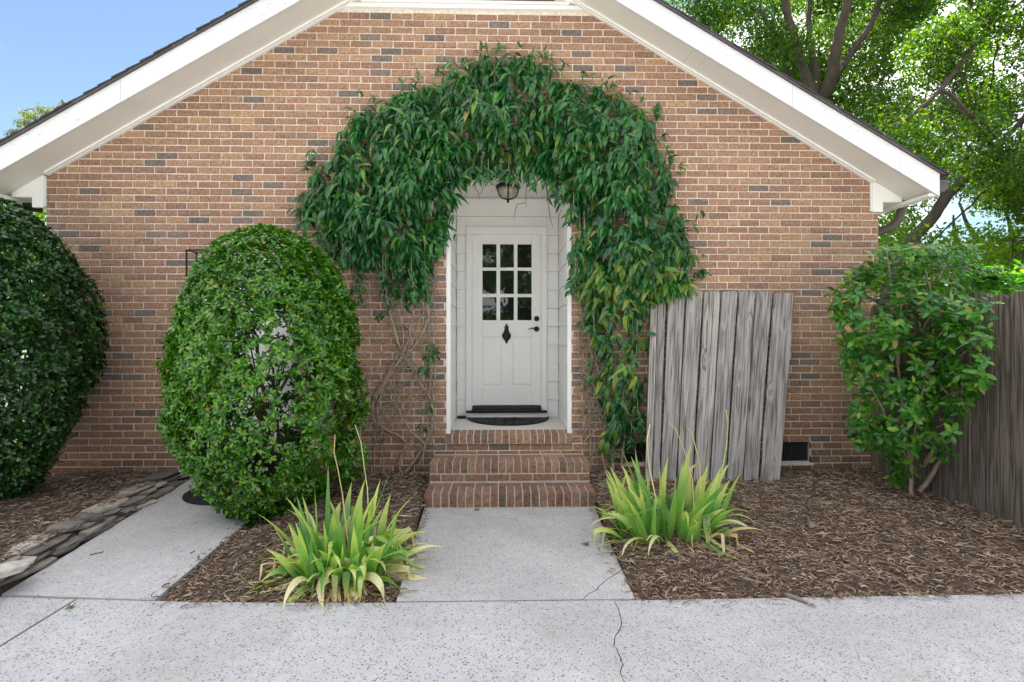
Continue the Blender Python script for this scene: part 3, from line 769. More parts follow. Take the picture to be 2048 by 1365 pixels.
# side path rising slightly to the side door
def sp_z(y): return .1*max(0, (y+2.13)/2.13)
sp = MB(); nn = 12
for i in range(nn):
    t0, t1 = i/nn, (i+1)/nn
    y0L, y0R = top_y(-2.745)+.012, top_y(-1.868)+.012
    Lp = lambda t: (-2.745-.155*t, y0L*(1-t)-.005*t); Rp = lambda t: (-1.868-.035*t, y0R*(1-t)-.005*t)
    a, b_, c_, d_ = Lp(t0), Rp(t0), Rp(t1), Lp(t1)
    z = lambda q: sp_z(q[1])+.001
    sp.mesh([(a[0],a[1],z(a)),(b_[0],b_[1],z(b_)),(c_[0],c_[1],z(c_)),(d_[0],d_[1],z(d_)),(a[0],a[1],-.1),(b_[0],b_[1],-.1),(c_[0],c_[1],-.1),(d_[0],d_[1],-.1)],
            [(0,1,2,3),(1,5,6,2),(0,3,7,4)] + ([(0,4,5,1)] if i == 0 else []))
structure('side_path', sp, M['walk'])

def nz(x, y): return .012*math.sin(5.1*x+1.3)*math.cos(4.3*y) + .008*math.sin(11*x+7*y) + .006*math.sin(23*x-17*y)
def z_right(x, y):
    t = min(1, max(0, (y+2.17)/2.17)); e = min(1, max(0, (x-.75)/.25)); f_ = min(1, max(0, (y+2.2)/.12))
    return -.035 + .05*f_*(.4+.6*e) + .13*t**.8 + nz(x, y)*f_*e
def z_mid(x, y):
    t = min(1, max(0, (y+2.17)/2.17)); e = min(1, max(0, min(x+1.87, -.60-x)/.2)); f_ = min(1, max(0, (y+2.2)/.12))
    return -.035 + .04*f_*e + .12*t**.8 + nz(x, y)*f_*e*.8
def z_left(x, y):
    t = min(1, max(0, (y+2.6)/2.6)); e = min(1, max(0, (spL(y)-x-.02)/.14)); return (.10 + .05*t + nz(x, y)*.8)*e + (-.01)*(1-e)
def bed(name, fx0, fx1, y0, y1, fz, nx=50, ny=44):
    vs, fs = [], []
    for j in range(ny+1):
        y = y0+(y1-y0)*j/ny
        for i in range(nx+1):
            x = fx0(y)+(fx1(y)-fx0(y))*i/nx; vs.append((x, y, fz(x, y)))
    for j in range(ny):
        for i in range(nx):
            a = j*(nx+1)+i; fs.append((a, a+1, a+nx+2, a+nx+1))
    return structure(name, MB().mesh(vs, fs), M['soil'], smooth=True)
spL = lambda y: -2.745-.155*(y+2.045)/2.04; spR = lambda y: -1.868-.035*(y+2.127)/2.122
wkL = lambda y: -.558-(y+2.19)*(.075/1.53); wkR = lambda y: .729+(y+2.19)*(.057/1.53)
bed('mulch_bed', lambda y: wkR(min(y, -.66))+.004, lambda y: 3.72, -2.185, 0.006, z_right, 90, 60)
bed('mulch_bed', lambda y: spR(y)+.004, lambda y: wkL(min(y,-.66))-.004, -2.19, 0.006, z_mid, 60, 60)
bed('mulch_bed', lambda y: -5.6, lambda y: spL(y)-.006, -2.3, 0.006, z_left, 90, 50)

# shredded mulch: curved splinters, uncountable
def mulch(name, n, fxy, fz, lab):
    vs, fs = [], []; base = 0
    for i in range(n):
        x, y = fxy()
        if x is None: continue
        near = (y < -1.2); L = random.uniform(.02, .07)*(1.0 if random.random() < .85 else 1.7); w = random.uniform(.0018, .0046); 
        if random.random() < .08: w *= 2.0; L *= .7
        an = random.uniform(0, math.pi); cu = random.uniform(-2.6, 2.6); tl = random.uniform(-.28, .28); zb = fz(x, y)+random.uniform(-.003, .016)
        pts = []; px_, py_ = x, y
        for k in range(4):
            pts.append((px_, py_, zb + tl*L*(k-1.5)/3 + .004*(1-(k-1.5)**2/2.3))); a2 = an+cu*k/3
            px_ += math.cos(a2)*L/3; py_ += math.sin(a2)*L/3
        for k, p in enumerate(pts):
            a2 = an+cu*k/3; nx_, ny_ = -math.sin(a2), math.cos(a2); ww = w*(.55 if k in (0, 3) else 1)
            vs += [(p[0]+nx_*ww, p[1]+ny_*ww, p[2]), (p[0], p[1], p[2]+ww*.9), (p[0]-nx_*ww, p[1]-ny_*ww, p[2])]
        for k in range(3):
            o_ = base+3*k; fs += [(o_, o_+3, o_+4, o_+1), (o_+1, o_+4, o_+5, o_+2)]
        base += 12
    o = structure(name, MB().mesh(vs, fs), M['mulch']); del o['kind']
    tag(o, lab, 'mulch', kind='stuff'); return o
def pick_right():
    y = -2.18+2.15*random.random()**1.25; x = random.uniform(wkR(min(y,-.66))+.01, 3.7); return (x, y)
def pick_mid():
    y = -2.19+2.16*random.random()**1.25; a, b_ = spR(y)+.01, wkL(min(y,-.66))-.01; return (random.uniform(a, b_), y)
def pick_left():
    y = -2.3+2.28*random.random(); b_ = spL(y)-.16; return (b_-2.6*random.random()**1.3, y)
mulch('mulch_chips', 17000, pick_right, z_right, 'brown shredded wood mulch covering the bed right of the walkway')
mulch('mulch_chips', 7500, pick_mid, z_mid, 'brown shredded wood mulch in the wedge between side path and walkway')
mulch('mulch_chips', 7500, pick_left, z_left, 'brown shredded wood mulch behind the low stone edging at left')

def pick_spill():
    q = random.random(); d = abs(random.gauss(0, .035))
    if q < .45: x = random.uniform(.75, 3.0); return (x, top_y(x)-d-.004)
    if q < .6: x = random.uniform(-1.85, -.58); return (x, top_y(x)-d-.004)
    y = random.uniform(-2.15, -.75)
    if q < .78: return (wkR(y)-d, y)
    if q < .9: return (wkL(y)+d, y)
    return (spR(y)-d, y)
mulch('stray_mulch', 330, pick_spill, lambda x, y: .006 + (sp_z(y) if x < -1.8 and y > -2.1 else 0), 'stray mulch splinters scattered over the concrete edges')
# ------------------------------------------------------------------ brick steps
steps = thing('brick_steps', 'two brick steps with rowlock nosings below the white door', 'steps', (.085, -.34, 0))
SX0, SX1 = -.628, .800
def step(yf, yb_, ztop):
    # mortar core, rowlock nosing bricks, back stretchers on the tread, stretcher course in the riser
    core = MB().box(SX0+.003, SX1-.003, yf+.004, yb_, -.05, ztop-.004); obj('mortar_core', core, M['step_mortar'], steps)
    n = 21; w = (SX1-SX0)/n
    for k in range(n):
        x = SX0+k*w; j = random.uniform(-.0015, .0015)
        obj('brick', MB().box(x+.0045, x+w-.0045, yf+j, yf+.196, ztop-(.094 if ztop > .25 else .118), ztop+random.uniform(-.001,.001)), M['step_brick'], steps, bevel=.003)
    nb = 7; w2 = (SX1-SX0)/nb
    for k in range(nb):
        x = SX0+k*w2
        obj('brick', MB().box(x+.005, x+w2-.005, yf+.206, min(yb_, yf+.30), ztop-.05, ztop-.0005), M['step_brick'], steps, bevel=.002)
    zr = ztop-.094-JT
    if ztop > .25:
        for k in range(nb+1):
            a = max(SX0, SX0+(k-.5)*w2); b_ = min(SX1, SX0+(k+.5)*w2)
            obj('brick', MB().box(a+.005, b_-.005, yf+.001+random.uniform(-.001,.001), yf+.09, zr-.058, zr), M['step_brick'], steps, bevel=.003)
    else:
        obj('mortar_joint', MB().box(SX0, SX1, yf+.003, yf+.09, -.05, ztop-.119), M['step_mortar'], steps)
    for s, xx in ((0, SX0), (1, SX1)):      # side bricks
        ny = max(1, int((yb_-yf-.2)/.2))
step(-.372, -.006, .310)
step(-.682, -.376, .132)

# ------------------------------------------------------------------ stone edging along the side path
border = thing('stone_border', 'dry stacked flat grey stones edging the side path', 'edging', (-2.9, -1.1, 0))
def stone(cx, cy, cz, L, Wd, H, ang, m=None, lab=None):
    mb = MB(); rings = 7; sides = 8; vs = []
    ph = [random.uniform(.82, 1.12) for _ in range(sides)]
    for i in range(rings):
        t = i/(rings-1); tt = (t-.5)*2; f_ = (1-abs(tt)**5)**.5 if abs(tt) < 1 else .0
        f_ = max(f_, .55) * random.uniform(.84, 1.1)
        for k in range(sides):
            a = 2*math.pi*k/sides + .35
            c_, s_ = math.cos(a), math.sin(a)
            x_ = abs(c_)**.35*(1 if c_ > 0 else -1)*Wd/2*f_*ph[k]*random.uniform(.94,1.05); z_ = abs(s_)**.35*(1 if s_ > 0 else -1)*H/2*min(1, f_*1.3)*random.uniform(.9,1.08)
            y_ = tt*L/2 + random.uniform(-.012, .012)
            vs.append((cx + x_*math.cos(ang) - y_*math.sin(ang), cy + x_*math.sin(ang) + y_*math.cos(ang), cz + z_))
    fs = []
    for i in range(rings-1):
        for k in range(sides):
            k2 = (k+1) % sides; fs.append((i*sides+k, i*sides+k2, (i+1)*sides+k2, (i+1)*sides+k))
    fs.append(tuple(reversed(range(sides)))); fs.append(tuple((rings-1)*sides+k for k in range(sides)))
    o = obj('stone', mb.mesh(vs, fs), m or M['stone'], border)
    if lab: o['label'] = lab
for layer, (dx, z0, h_, wd) in enumerate(((-.05, .016, .030, .12), (-.09, .043, .026, .15), (-.13, .068, .028, .16), (-.17, .095, .030, .18))):
    y = -2.62 + layer*.09
    while y < -.08:
        L = random.uniform(.13, .42); yc = y+L/2
        if layer == 3 and y < -2.1: y += L; continue
        if yc < -2.12 and layer == 0: L = .3
        stone(spL(yc)+dx+random.uniform(-.035,.025)*(.4 if layer == 0 else 1), yc, z0+sp_z(yc)*.75+random.uniform(-.008,.008), L*random.uniform(.92,1.08), wd*random.uniform(.7,1.2), h_*random.uniform(.6,1.15), .07+random.uniform(-.17,.17))
        y += L
p_ = G_(25, 1132, .16); stone(p_[0]-.12, p_[1]-.02, .122, .34, .20, .034, -.62, M['pale_stone'], 'large pale flat capstone at the near end')

# ------------------------------------------------------------------ door mats and small things on the porch
def halfmat(name, lab, cx, yb_, rx, ry, z, a0, a1, m, parent=None, full=False):
    t = thing(name, lab, 'doormat', (cx, yb_, z))
    pts = [(cx+rx*math.cos(R(a)), yb_+ry*math.sin(R(a))) for a in range(a0, a1+1, 6)]
    obj('mat_base', MB().prism(pts, 'z', z, z+.009), m, t, bevel=.003)
    ip = [(cx+(rx-.025)*math.cos(R(a)), yb_-.02+(ry-.04)*math.sin(R(a))) for a in range(a0, a1+1, 6)]
    rim = MB(); c_ = [(p[0], p[1], z+.011) for p in pts]; rim.tube(c_+[c_[0]], .007, 6); obj('raised_rim', rim, m, t)
    # raised leaf scroll pattern
    sc = MB()
    for k in range(26):
        a = R(random.uniform(a0+8, a1-8)); rr = random.uniform(.15, .85); x, y = cx+rx*.9*rr*math.cos(a), yb_-.02+ry*.88*rr*math.sin(a)
        b0 = random.uniform(0, 6.3); sc = MB(); sc.tube([(x+.035*math.cos(b0+q)*(1-q*.12), y+.03*math.sin(b0+q), z+.011) for q in (0, .6, 1.2, 1.8, 2.4)], .004, 5); obj('scroll_relief', sc, m, t)
    return t
mc = onwall(1017, 840, .75)
halfmat('doormat', 'black half round rubber doormat at the white front door', mc[0], RD-.055, .46, .55, OZ0-.001, 180, 360, M['rubber'])
dm = thing('doormat', 'round black rubber doormat on the side path under the bush', 'doormat', (-2.36, -.42, .085))
cy_, cx_ = -.45, -2.34; rr_ = .36
ring_ = [(cx_+rr_*1.0*math.cos(R(a)), cy_+.30*math.sin(R(a))) for a in range(0, 360, 10)]
obj('mat_base', MB().mesh([(p[0], p[1], sp_z(p[1])+.003) for p in ring_]+[(p[0], p[1], sp_z(p[1])+.014) for p in ring_], [tuple(range(36, 72))]+[(i, (i+1)%36, 36+(i+1)%36, 36+i) for i in range(36)]), M['rubber'], dm)
nb_ = MB()
for k in range(60):
    a = R(random.uniform(0, 360)); q = math.sqrt(random.random())*.88; x, y = cx_+rr_*q*math.cos(a), cy_+.30*q*math.sin(a); nb_.lathe([(.010, 0), (.007, .006)], (x, y, sp_z(y)+.0142), 7)
obj('rubber_nubs', nb_, M['rubber'], dm)
bx = onwall(923, 836, .90)
t = thing('doorstop', 'small black block lying in the back left corner of the porch', 'doorstop', (bx[0], .90, OZ0))
obj('block', MB().box(bx[0]-.05, bx[0]+.05, .88, .925, OZ0, OZ0+.03), M['black'], t, bevel=.005); obj('cover_plate', MB().box(bx[0]-.038, bx[0]+.038, .885, .915, OZ0+.0305, OZ0+.034), M['alum'], t)

# porch ceiling lamp
lx, ly, lz = .08, .33, OZ1-.035
lamp = thing('ceiling_lamp', 'black framed frosted bowl lamp hanging under the porch ceiling', 'lamp', (lx, ly, lz))
obj('canopy', MB().lathe([(.05, 0), (.05, -.03), (.03, -.045)], (lx, ly, lz), 20), M['black'], lamp, smooth=True)
obj('rim', MB().lathe([(.03, -.03), (.10, -.045), (.128, -.066), (.128, -.084), (.105, -.090)], (lx, ly, lz), 28), M['black'], lamp, smooth=True)
obj('glass_bowl', MB().lathe([(.10, -.085), (.097, -.12), (.083, -.155), (.055, -.182), (.02, -.195)], (lx, ly, lz), 28), M['frost'], lamp, smooth=True)
for k in range(4):
    a = math.pi/2*k + math.pi/2
    obj('cage_rib', MB().tube([(lx+q*math.cos(a), ly+q*math.sin(a), lz+h_) for q, h_ in ((.108,-.085),(.105,-.12),(.09,-.16),(.06,-.189),(.01,-.204))], .006, 6), M['black'], lamp, smooth=True)
obj('finial', MB().lathe([(.016, -.195), (.02, -.205), (.012, -.215), (.015, -.225), (.004, -.24)], (lx, ly, lz), 14), M['black'], lamp, smooth=True)
# flood lights under the left eave
fl = onwall(60, 420, .10)
flood = thing('flood_light', 'twin flood lamps on a bracket under the left eave', 'flood light', tuple(fl))
obj('bracket', MB().box(fl[0]-.04, fl[0]+.10, .06, .13, fl[2]-.02, fl[2]+.06), M['black'], flood, bevel=.006)
def head(c, d):
    d = Vector(d).normalized(); q = d.to_track_quat('Z', 'Y').to_matrix()
    mb = MB().lathe([(.022, -.10), (.035, -.07), (.045, -.03), (.062, .02), (.066, .03)], (0,0,0), 18); mb.v = [tuple(Vector(c) + q @ Vector(v)) for v in mb.v]
    h_ = obj('lamp_head', mb, M['alum'], flood, smooth=True)
    mb = MB().lathe([(.060, .030), (.05, .040), (.02, .046)], (0,0,0), 18); mb.v = [tuple(Vector(c) + q @ Vector(v)) for v in mb.v]
    obj('lens', mb, M['lens'], h_, smooth=True)
head((fl[0]-.10, .02, fl[2]+.01), (-.35, -1, .05)); head((fl[0]-.0, .00, fl[2]-.055), (.5, -.35, -.75))
# wall lantern behind the bush
wl = onwall(414, 532, 0)
t = thing('wall_lantern', 'black wire wall lantern peeking above the round clipped bush', 'lantern', (wl[0], 0, wl[2]))
w_ = MB()
x0, x1, y0, y1, z0, z1 = wl[0]-.09, wl[0]+.095, -.17, -.01, wl[2]-.12, wl[2]+.125
for x in (x0, x1):
    for y in (y0, y1): w_.box(x-.006, x+.006, y-.006, y+.006, z0, z1)
for z in (z0, z1-.012): w_.box(x0, x1, y0-.007, y0+.006, z, z+.012); w_.box(x0, x1, y1-.006, y1+.007, z, z+.012); w_.box(x0-.007, x0+.006, y0, y1, z+.001, z+.011); w_.box(x1-.006, x1+.007, y0, y1, z+.001, z+.011)
obj('cage', w_, M['black'], t); obj('bulb', MB().lathe([(.012,-.05),(.02,-.02),(.028,.01),(.02,.035),(.004,.045)], (wl[0], -.09, wl[2]), 12), M['frost'], t, smooth=True)
obj('back_plate', MB().box(wl[0]-.03, wl[0]+.03, -.012, -.004, z0, z1-.06), M['black'], t)

# ------------------------------------------------------------------ leaning weathered fence panel
panel = thing('fence_panel', 'loose grey weathered picket fence panel leaning on the brick wall', 'fence panel', (2.0, -.3, .05))
tops = [(1302,1316.5),(1317.5,1334.5),(1337.5,1371.5),(1373.5,1407),(1409.5,1442.5),(1444,1476.5),(1478.5,1511.5),(1514,1546.5),(1548.5,1590.5)]
zt0 = 1.872; yt, ybm = -.075, -.36
bots = [1.327, 1.397, 1.505, 1.655, 1.805, 1.955, 2.105, 2.255, 2.425]
wb = [.064, .068, .142, .143, .144, .143, .144, .143, .186]
tv = [579, 577.5, 580.5, 581, 582.5, 583, 583, 583.5, 586]
nails = MB()
for k, ((ua, ub), xb, wbt, vv) in enumerate(zip(tops, bots, wb, tv)):
    wbt -= .008; ua += .6; ub -= .9
    a = onwall(ua, vv, yt); b_ = onwall(ub, vv, yt); zt = a[2]; w = b_[0]-a[0]; c_ = min(.03, w*.28)
    x0b, x1b = xb - wbt/2, xb + wbt/2
    prof = [(0, 0, 0), (1, 0, 0), (1, 1, 0), (1, 1, c_), (0, 1, 0)]
    def P(s, t_, th_):        # s across, t up the board, th through the thickness
        bx_ = x0b + (x1b-x0b)*s; tx = a[0] + w*s
        bow = .012*math.sin(math.pi*t_)*(1 if k % 2 else -.6)
        return (bx_*(1-t_)+tx*t_, ybm*(1-t_)+yt*t_ + th_ + bow + (.006 if k % 3 == 1 else 0), .03*(1-t_)+zt*t_)
    n_ = 10; vs = []
    rows = [(i/n_*.985) for i in range(n_+1)]
    outline = [(0, t_) for t_ in rows] + [(c_/w*.25, .993), (c_/w, 1.0), (1-c_/w, 1.0), (1-c_/w*.25, .993)] + [(1, t_) for t_ in reversed(rows)]
    for th_ in (0, .019):
        vs += [P(s, t_, th_) for s, t_ in outline]
    m_ = len(outline); fs = [(i, (i+1)%m_, m_+(i+1)%m_, m_+i) for i in range(m_)]
    # faces as strips to follow the bow
    for lay in (0, m_):
        for i in range(n_):
            q = (lay+i, lay+i+1, lay+m_-2-i, lay+m_-1-i); fs.append(q if lay else tuple(reversed(q)))
        q = tuple(lay+i for i in range(n_, n_+6)); fs.append(q if lay else tuple(reversed(q)))
    pk = obj('picket', MB().mesh(vs, fs), M['gray_wood'], panel, bevel=.002)
    ul = pk.data.uv_layers.new(name='UVMap')
    for lp in pk.data.loops:
        s_, t_ = outline[lp.vertex_index % m_]; ul.data[lp.index].uv = (s_*wbt, t_*1.84)
    for t_ in (.12, .5, .87):
        for s_ in (.25, .75):
            p_ = P(s_+random.uniform(-.08,.08), t_+random.uniform(-.012,.012), 0); nails.lathe([(.0042, 0), (.0042, -.0015)], (p_[0], p_[1]-.001, p_[2]), 6, axis='y')
obj('nail_heads', nails, M['black'], panel)['kind'] = 'stuff'
for t_ in (.12, .5, .87):
    yy = ybm*(1-t_)+yt*t_+.021; z_ = .03*(1-t_)+zt0*t_; xl = 1.32*(1-t_)+1.36*t_; xr = 2.46*(1-t_)+2.66*t_
    obj('rail', MB().box(xl, xr, yy+.012, yy+.045, z_-.045, z_+.045), M['dark_wood'], panel)

# right hand fence running towards the viewer
rf = thing('wooden_fence', 'dark weathered board fence running along the right edge', 'fence', (3.65, -1, 0))
y = -.02; k = 0
while y > -2.15:
    w = .145; y2 = y-w
    xx = 3.60 + .07*(-y/1.3) ; zt = 1.735 + random.uniform(-.012, .012) + (.01 if k % 2 else 0)
    xo = random.uniform(-.006, .006); c_ = .03
    poly = [(y-.003, -.05), (y-.003, zt-c_), (y-.003-c_, zt), (y2+.003+c_, zt), (y2+.003, zt-c_), (y2+.003, -.05)]
    obj('board', MB().prism(poly, 'x', xx+xo, xx+xo+.024), M['dark_wood'], rf, bevel=.003)
    y = y2; k += 1
for z_ in (.35, 1.0, 1.55): obj('rail', MB().prism([(3.632, -.02), (3.745, -2.15), (3.785, -2.15), (3.672, -.02)], 'z', z_-.045, z_+.045), M['dark_wood'], rf)
for yy in (-.15, -2.05): obj('post', MB().box(3.70, 3.79, yy-.045, yy+.045, -.1, 1.7), M['dark_wood'], rf)

# ------------------------------------------------------------------ climbing vine round the doorway
vine = thing('climbing_vine', 'climbing vine with long drooping leaves arching over the doorway', 'vine', (1.0, -.1, .15))
vp = [(603,430),(615,375),(650,318),(690,258),(735,208),(800,186),(850,172),(900,140),(945,122),(1010,108),(1080,118),(1125,152),(1180,172),(1250,196),(1298,225),(1310,275),(1335,330),(1355,400),(1378,480),(1388,535),
      (1375,582),(1330,590),(1298,600),(1296,680),(1280,760),(1262,830),(1238,905),(1212,905),(1205,830),(1192,720),(1172,650),(1150,580),(1148,520),(1165,450),(1140,410),(1112,372),(1085,345),(1040,335),(985,330),(935,335),
      (915,372),(905,410),(893,440),(880,490),(850,540),(835,580),(815,590),(805,550),(780,520),(740,527),(695,515),(655,485),(615,475)]
VP = np.array([[onwall(*p)[0], onwall(*p)[2]] for p in vp])
def inside(P, poly):
    x, z = P[:, 0], P[:, 1]; r_ = np.zeros(len(P), bool); n = len(poly)
    for i in range(n):
        x0, z0 = poly[i]; x1, z1 = poly[(i+1) % n]
        c_ = ((z0 > z) != (z1 > z)) & (x < (x1-x0)*(z-z0)/(z1-z0+1e-12)+x0); r_ ^= c_
    return r_
def edist(P, poly):
    d = np.full(len(P), 1e9); n = len(poly)
    for i in range(n):
        a, b_ = poly[i], poly[(i+1) % n]; ab = b_-a
        t_ = np.clip(((P-a)@ab)/(ab@ab), 0, 1); d = np.minimum(d, np.linalg.norm(P-(a+t_[:, None]*ab), axis=1))
    return d
def vine_nodes(n):
    Q = rng.uniform(VP.min(0), VP.max(0), (n, 2)); Q = Q[inside(Q, VP)]; return Q
Q = vine_nodes(4100); ed = edist(Q, VP)
lump = .5+.5*np.sin(Q[:,0]*7.3+2*np.sin(Q[:,1]*5.1))*np.cos(Q[:,1]*6.1+1.1*np.sin(Q[:,0]*4))
bul = .05+.44*np.sqrt(np.clip(ed/.5, 0, 1))*(.42+.58*lump)
dep_ = bul*np.where(rng.random(len(Q)) < .62, rng.uniform(.85, 1.05, len(Q)), rng.uniform(.15, .85, len(Q)))
low = (Q[:,1] < 1.7); keep = (rng.random(len(Q)) < np.where(low, .46, 1.0)); Q, ed, dep_, lump = Q[keep], ed[keep], dep_[keep], lump[keep]
k_ = (DIST-dep_)/DIST
Pn = np.stack([Q[:,0]*k_, -dep_, EYE+(Q[:,1]-EYE)*k_], 1)
LP, LD, LN, LS = [], [], [], []
for p in Pn:
    m_ = rng.integers(3, 7); a0 = rng.uniform(0, 6.28); up_ = rng.uniform(-.2, .5)
    for k in range(m_):
        a = a0 + k*2*math.pi/m_ + rng.uniform(-.3, .3)
        d = np.array([math.cos(a)*.75, -.38+.32*math.sin(a+1), math.sin(a)*.55-.62+rng.uniform(-.2,.2)])
        n_ = np.array([math.cos(a)*.45, -.85, .75+rng.uniform(-.3,.3)]) + rng.normal(size=3)*.22
        LP.append(p + rng.normal(size=3)*.014); LD.append(d); LN.append(n_); LS.append(rng.uniform(.09, .185))
LP, LD, LN, LS = map(np.array, (LP, LD, LN, LS))
vt = [leaf_tpl(1, .27, 4, .9, .35, .38), leaf_tpl(1, .24, 4, .55, .3, .40), leaf_tpl(1, .30, 4, 1.3, .4, .36)]
yel = (rng.random(len(LP)) < np.where((LP[:,0] > .55) & (LP[:,2] < 2.25), .33, .02)) | ((LP[:,0] > .7) & (LP[:,0] < 1.1) & (np.abs(LP[:,2]-1.95) < .12) & (rng.random(len(LP)) < .4))
foliage(vine, LP[~yel], LD[~yel], LN[~yel], LS[~yel], vt, M['vine'], 280)
foliage(vine, LP[yel], LD[yel], LN[yel], LS[yel], vt, M['vine_yellow'], 20)
# shoots feathering out of the outline
LP, LD, LN, LS = [], [], [], []
for i in range(170):
    k = rng.integers(0, len(VP)); a = VP[k]*(1-(tt := rng.random())) + VP[(k+1) % len(VP)]*tt
    c_ = VP.mean(0); o_ = a-np.array([.15, 2.4]); o_ /= np.linalg.norm(o_)
    base_p = np.array([a[0]+o_[0]*rng.uniform(-.02,.07), -rng.uniform(.03,.12), a[1]+o_[1]*rng.uniform(-.02,.07)])
    for q in range(rng.integers(2, 5)):
        LP.append(base_p); LD.append(np.array([o_[0]+rng.normal()*.6, -.3, o_[1]*.5-.3+rng.normal()*.5])); LN.append(np.array([rng.normal()*.4, -.8, .6])); LS.append(rng.uniform(.06,.12))
# sprigs on the bare stems at left and hanging in the doorway
for (u, v_, n_) in ((835,560,10),(828,590,8),(852,710,6),(868,690,8),(850,735,9),(868,712,6),(852,815,3),(846,850,4),(762,632,5),(900,430,5),(905,470,3),(1120,400,6),(1135,440,6),(1150,480,5),(955,345,6),(1000,345,7),(1030,350,8),(1075,365,8),(1100,385,7),(1395,420,3),(1320,215,6),(625,300,4),(1230,610,6)):
    p = onwall(u, v_, -.1)
    for q in range(n_):
        LP.append(np.array(p)+rng.normal(size=3)*.025); LD.append(np.array([rng.normal()*.6, -.25, -.75])); LN.append(np.array([rng.normal()*.5, -.9, .4])); LS.append(rng.uniform(.06,.11))
hang = [(random.uniform(650,880), random.uniform(485,540), 1) for _ in range(16)]+[(random.uniform(1142,1175), random.uniform(400,560), .8) for _ in range(9)]+[(random.uniform(915,1110), random.uniform(322,338), .32) for _ in range(13)]+[(random.uniform(1180,1290), random.uniform(600,860), .8) for _ in range(14)]
strands = MB()
for (u, v_, q_) in hang:
    a = onwall(u, v_, -random.uniform(.05,.28)); L = random.uniform(.12,.42)*q_; pts = [a+Vector((0,0,.08))]; dx_ = random.uniform(-.08,.08)
    for q in range(5):
        t_ = (q+1)/5; p = a+Vector((dx_*t_*t_, 0, -L*t_)); pts.append(p)
        for w_ in range(3): LP.append(np.array(p)); LD.append(np.array([rng.normal()*.55, -.2+rng.normal()*.3, -.8])); LN.append(np.array([rng.normal()*.5, -.9, .45])); LS.append(rng.uniform(.06,.13))
    strands.tube(pts, [.003]*5+[.0015], 4)
obj('strands', strands, M['vine_bark'], vine)['kind'] = 'stuff'
foliage(vine, np.array(LP), np.array(LD), np.array(LN), np.array(LS), vt, M['vine'], 0)
# stems: surveyed main ones, then the tangle
def wob(pts, sub=5, amp=.012, seed=0):
    r_ = random.Random(seed); pts = [Vector(p) for p in pts]; out = []
    P4 = [pts[0]] + pts + [pts[-1]]
    for i in range(1, len(P4)-2):
        p0, p1, p2, p3 = P4[i-1:i+3]
        for s_ in range(sub):
            t_ = s_/sub
            out.append(.5*((2*p1)+(p2-p0)*t_+(2*p0-5*p1+4*p2-p3)*t_*t_+(3*p1-p0-3*p2+p3)*t_**3) + Vector((r_.uniform(-amp,amp), r_.uniform(-amp,amp)*.5, r_.uniform(-amp,amp))))
    out.append(pts[-1]); return out
def zpx(x, y): return (680+x/2.842, 500+y/2.842)
mains = [([(370,1300),(375,1265),(470,1130),(522,1000),(525,900),(505,830),(440,740),(380,620),(330,560)], .012, .008),
         ([(360,1290),(335,1210),(370,1120),(350,1070),(260,1020),(200,980),(185,900),(190,860)], .011, .007),
         ([(440,1250),(480,1110),(400,1030),(350,950),(320,880),(290,850)], .009, .005),
         ([(190,860),(240,760),(330,640),(430,540),(490,420),(500,330),(490,200),(500,60)], .013, .009),
         ([(200,850),(260,740),(350,600),(400,460),(415,300),(400,100)], .010, .006),
         ([(340,570),(310,450),(270,300),(240,200),(200,60)], .011, .007),
         ([(510,830),(520,600),(505,400),(530,200),(540,0)], .007, .005), ([(545,900),(540,500),(545,0)], .005, .004),
         ([(215,1000),(220,870),(300,650),(360,520),(340,380),(320,240)], .006, .004), ([(190,1280),(200,1050),(215,900)], .005, .004),
         ([(250,1270),(240,1120),(300,1000),(310,820),(305,700)], .005, .004), ([(340,880),(345,740),(400,500),(350,400),(300,330)], .005, .003),
         ([(480,600),(450,540),(430,450),(490,300),(440,200)], .006, .004), ([(400,960),(400,880),(480,790)], .006, .004)]
for k, (pp, r0, r1) in enumerate(mains):
    pts = wob([onwall(*zpx(*q), -.035-.012*(k % 3)) for q in pp], 5, .006, k); n_ = len(pts)
    obj('stem', MB().tube(pts, [1.3*(r0+(r1-r0)*i/(n_-1)) for i in range(n_)], 6), M['vine_bark'], vine, smooth=True)
def yx(x, y): return (1140+x/3.594, 600+y/3.594)
rights = [([(300,1300),(310,1200),(280,1080),(260,900),(290,700),(240,500),(300,300),(320,100)], .017, .009), ([(270,1290),(235,1130),(240,960),(280,760),(250,560)], .012, .007),
          ([(375,1290),(380,1100),(400,900),(440,700),(420,500)], .009, .006), ([(150,1240),(145,900),(130,600),(135,480),(60,300),(100,100)], .007, .005),
          ([(480,1200),(470,1000),(465,780)], .004, .003), ([(70,400),(140,480),(170,620),(200,740),(250,780)], .007, .005), ([(60,440),(130,500),(110,600),(180,700),(240,880)], .006, .004),
          ([(240,640),(170,560),(210,480),(280,560),(270,640)], .005, .004), ([(100,1020),(200,930),(250,950)], .005, .004), ([(80,270),(50,330),(110,420),(160,520)], .008, .005)]
for k, (pp, r0, r1) in enumerate(rights):
    pts = wob([onwall(*yx(*q), -.04-.012*(k % 3)) for q in pp], 5, .008, 40+k); n_ = len(pts)
    obj('stem', MB().tube(pts, [1.3*(r0+(r1-r0)*i/(n_-1)) for i in range(n_)], 6), M['vine_bark'], vine, smooth=True)
tg = MB(); rt_ = random.Random(3)
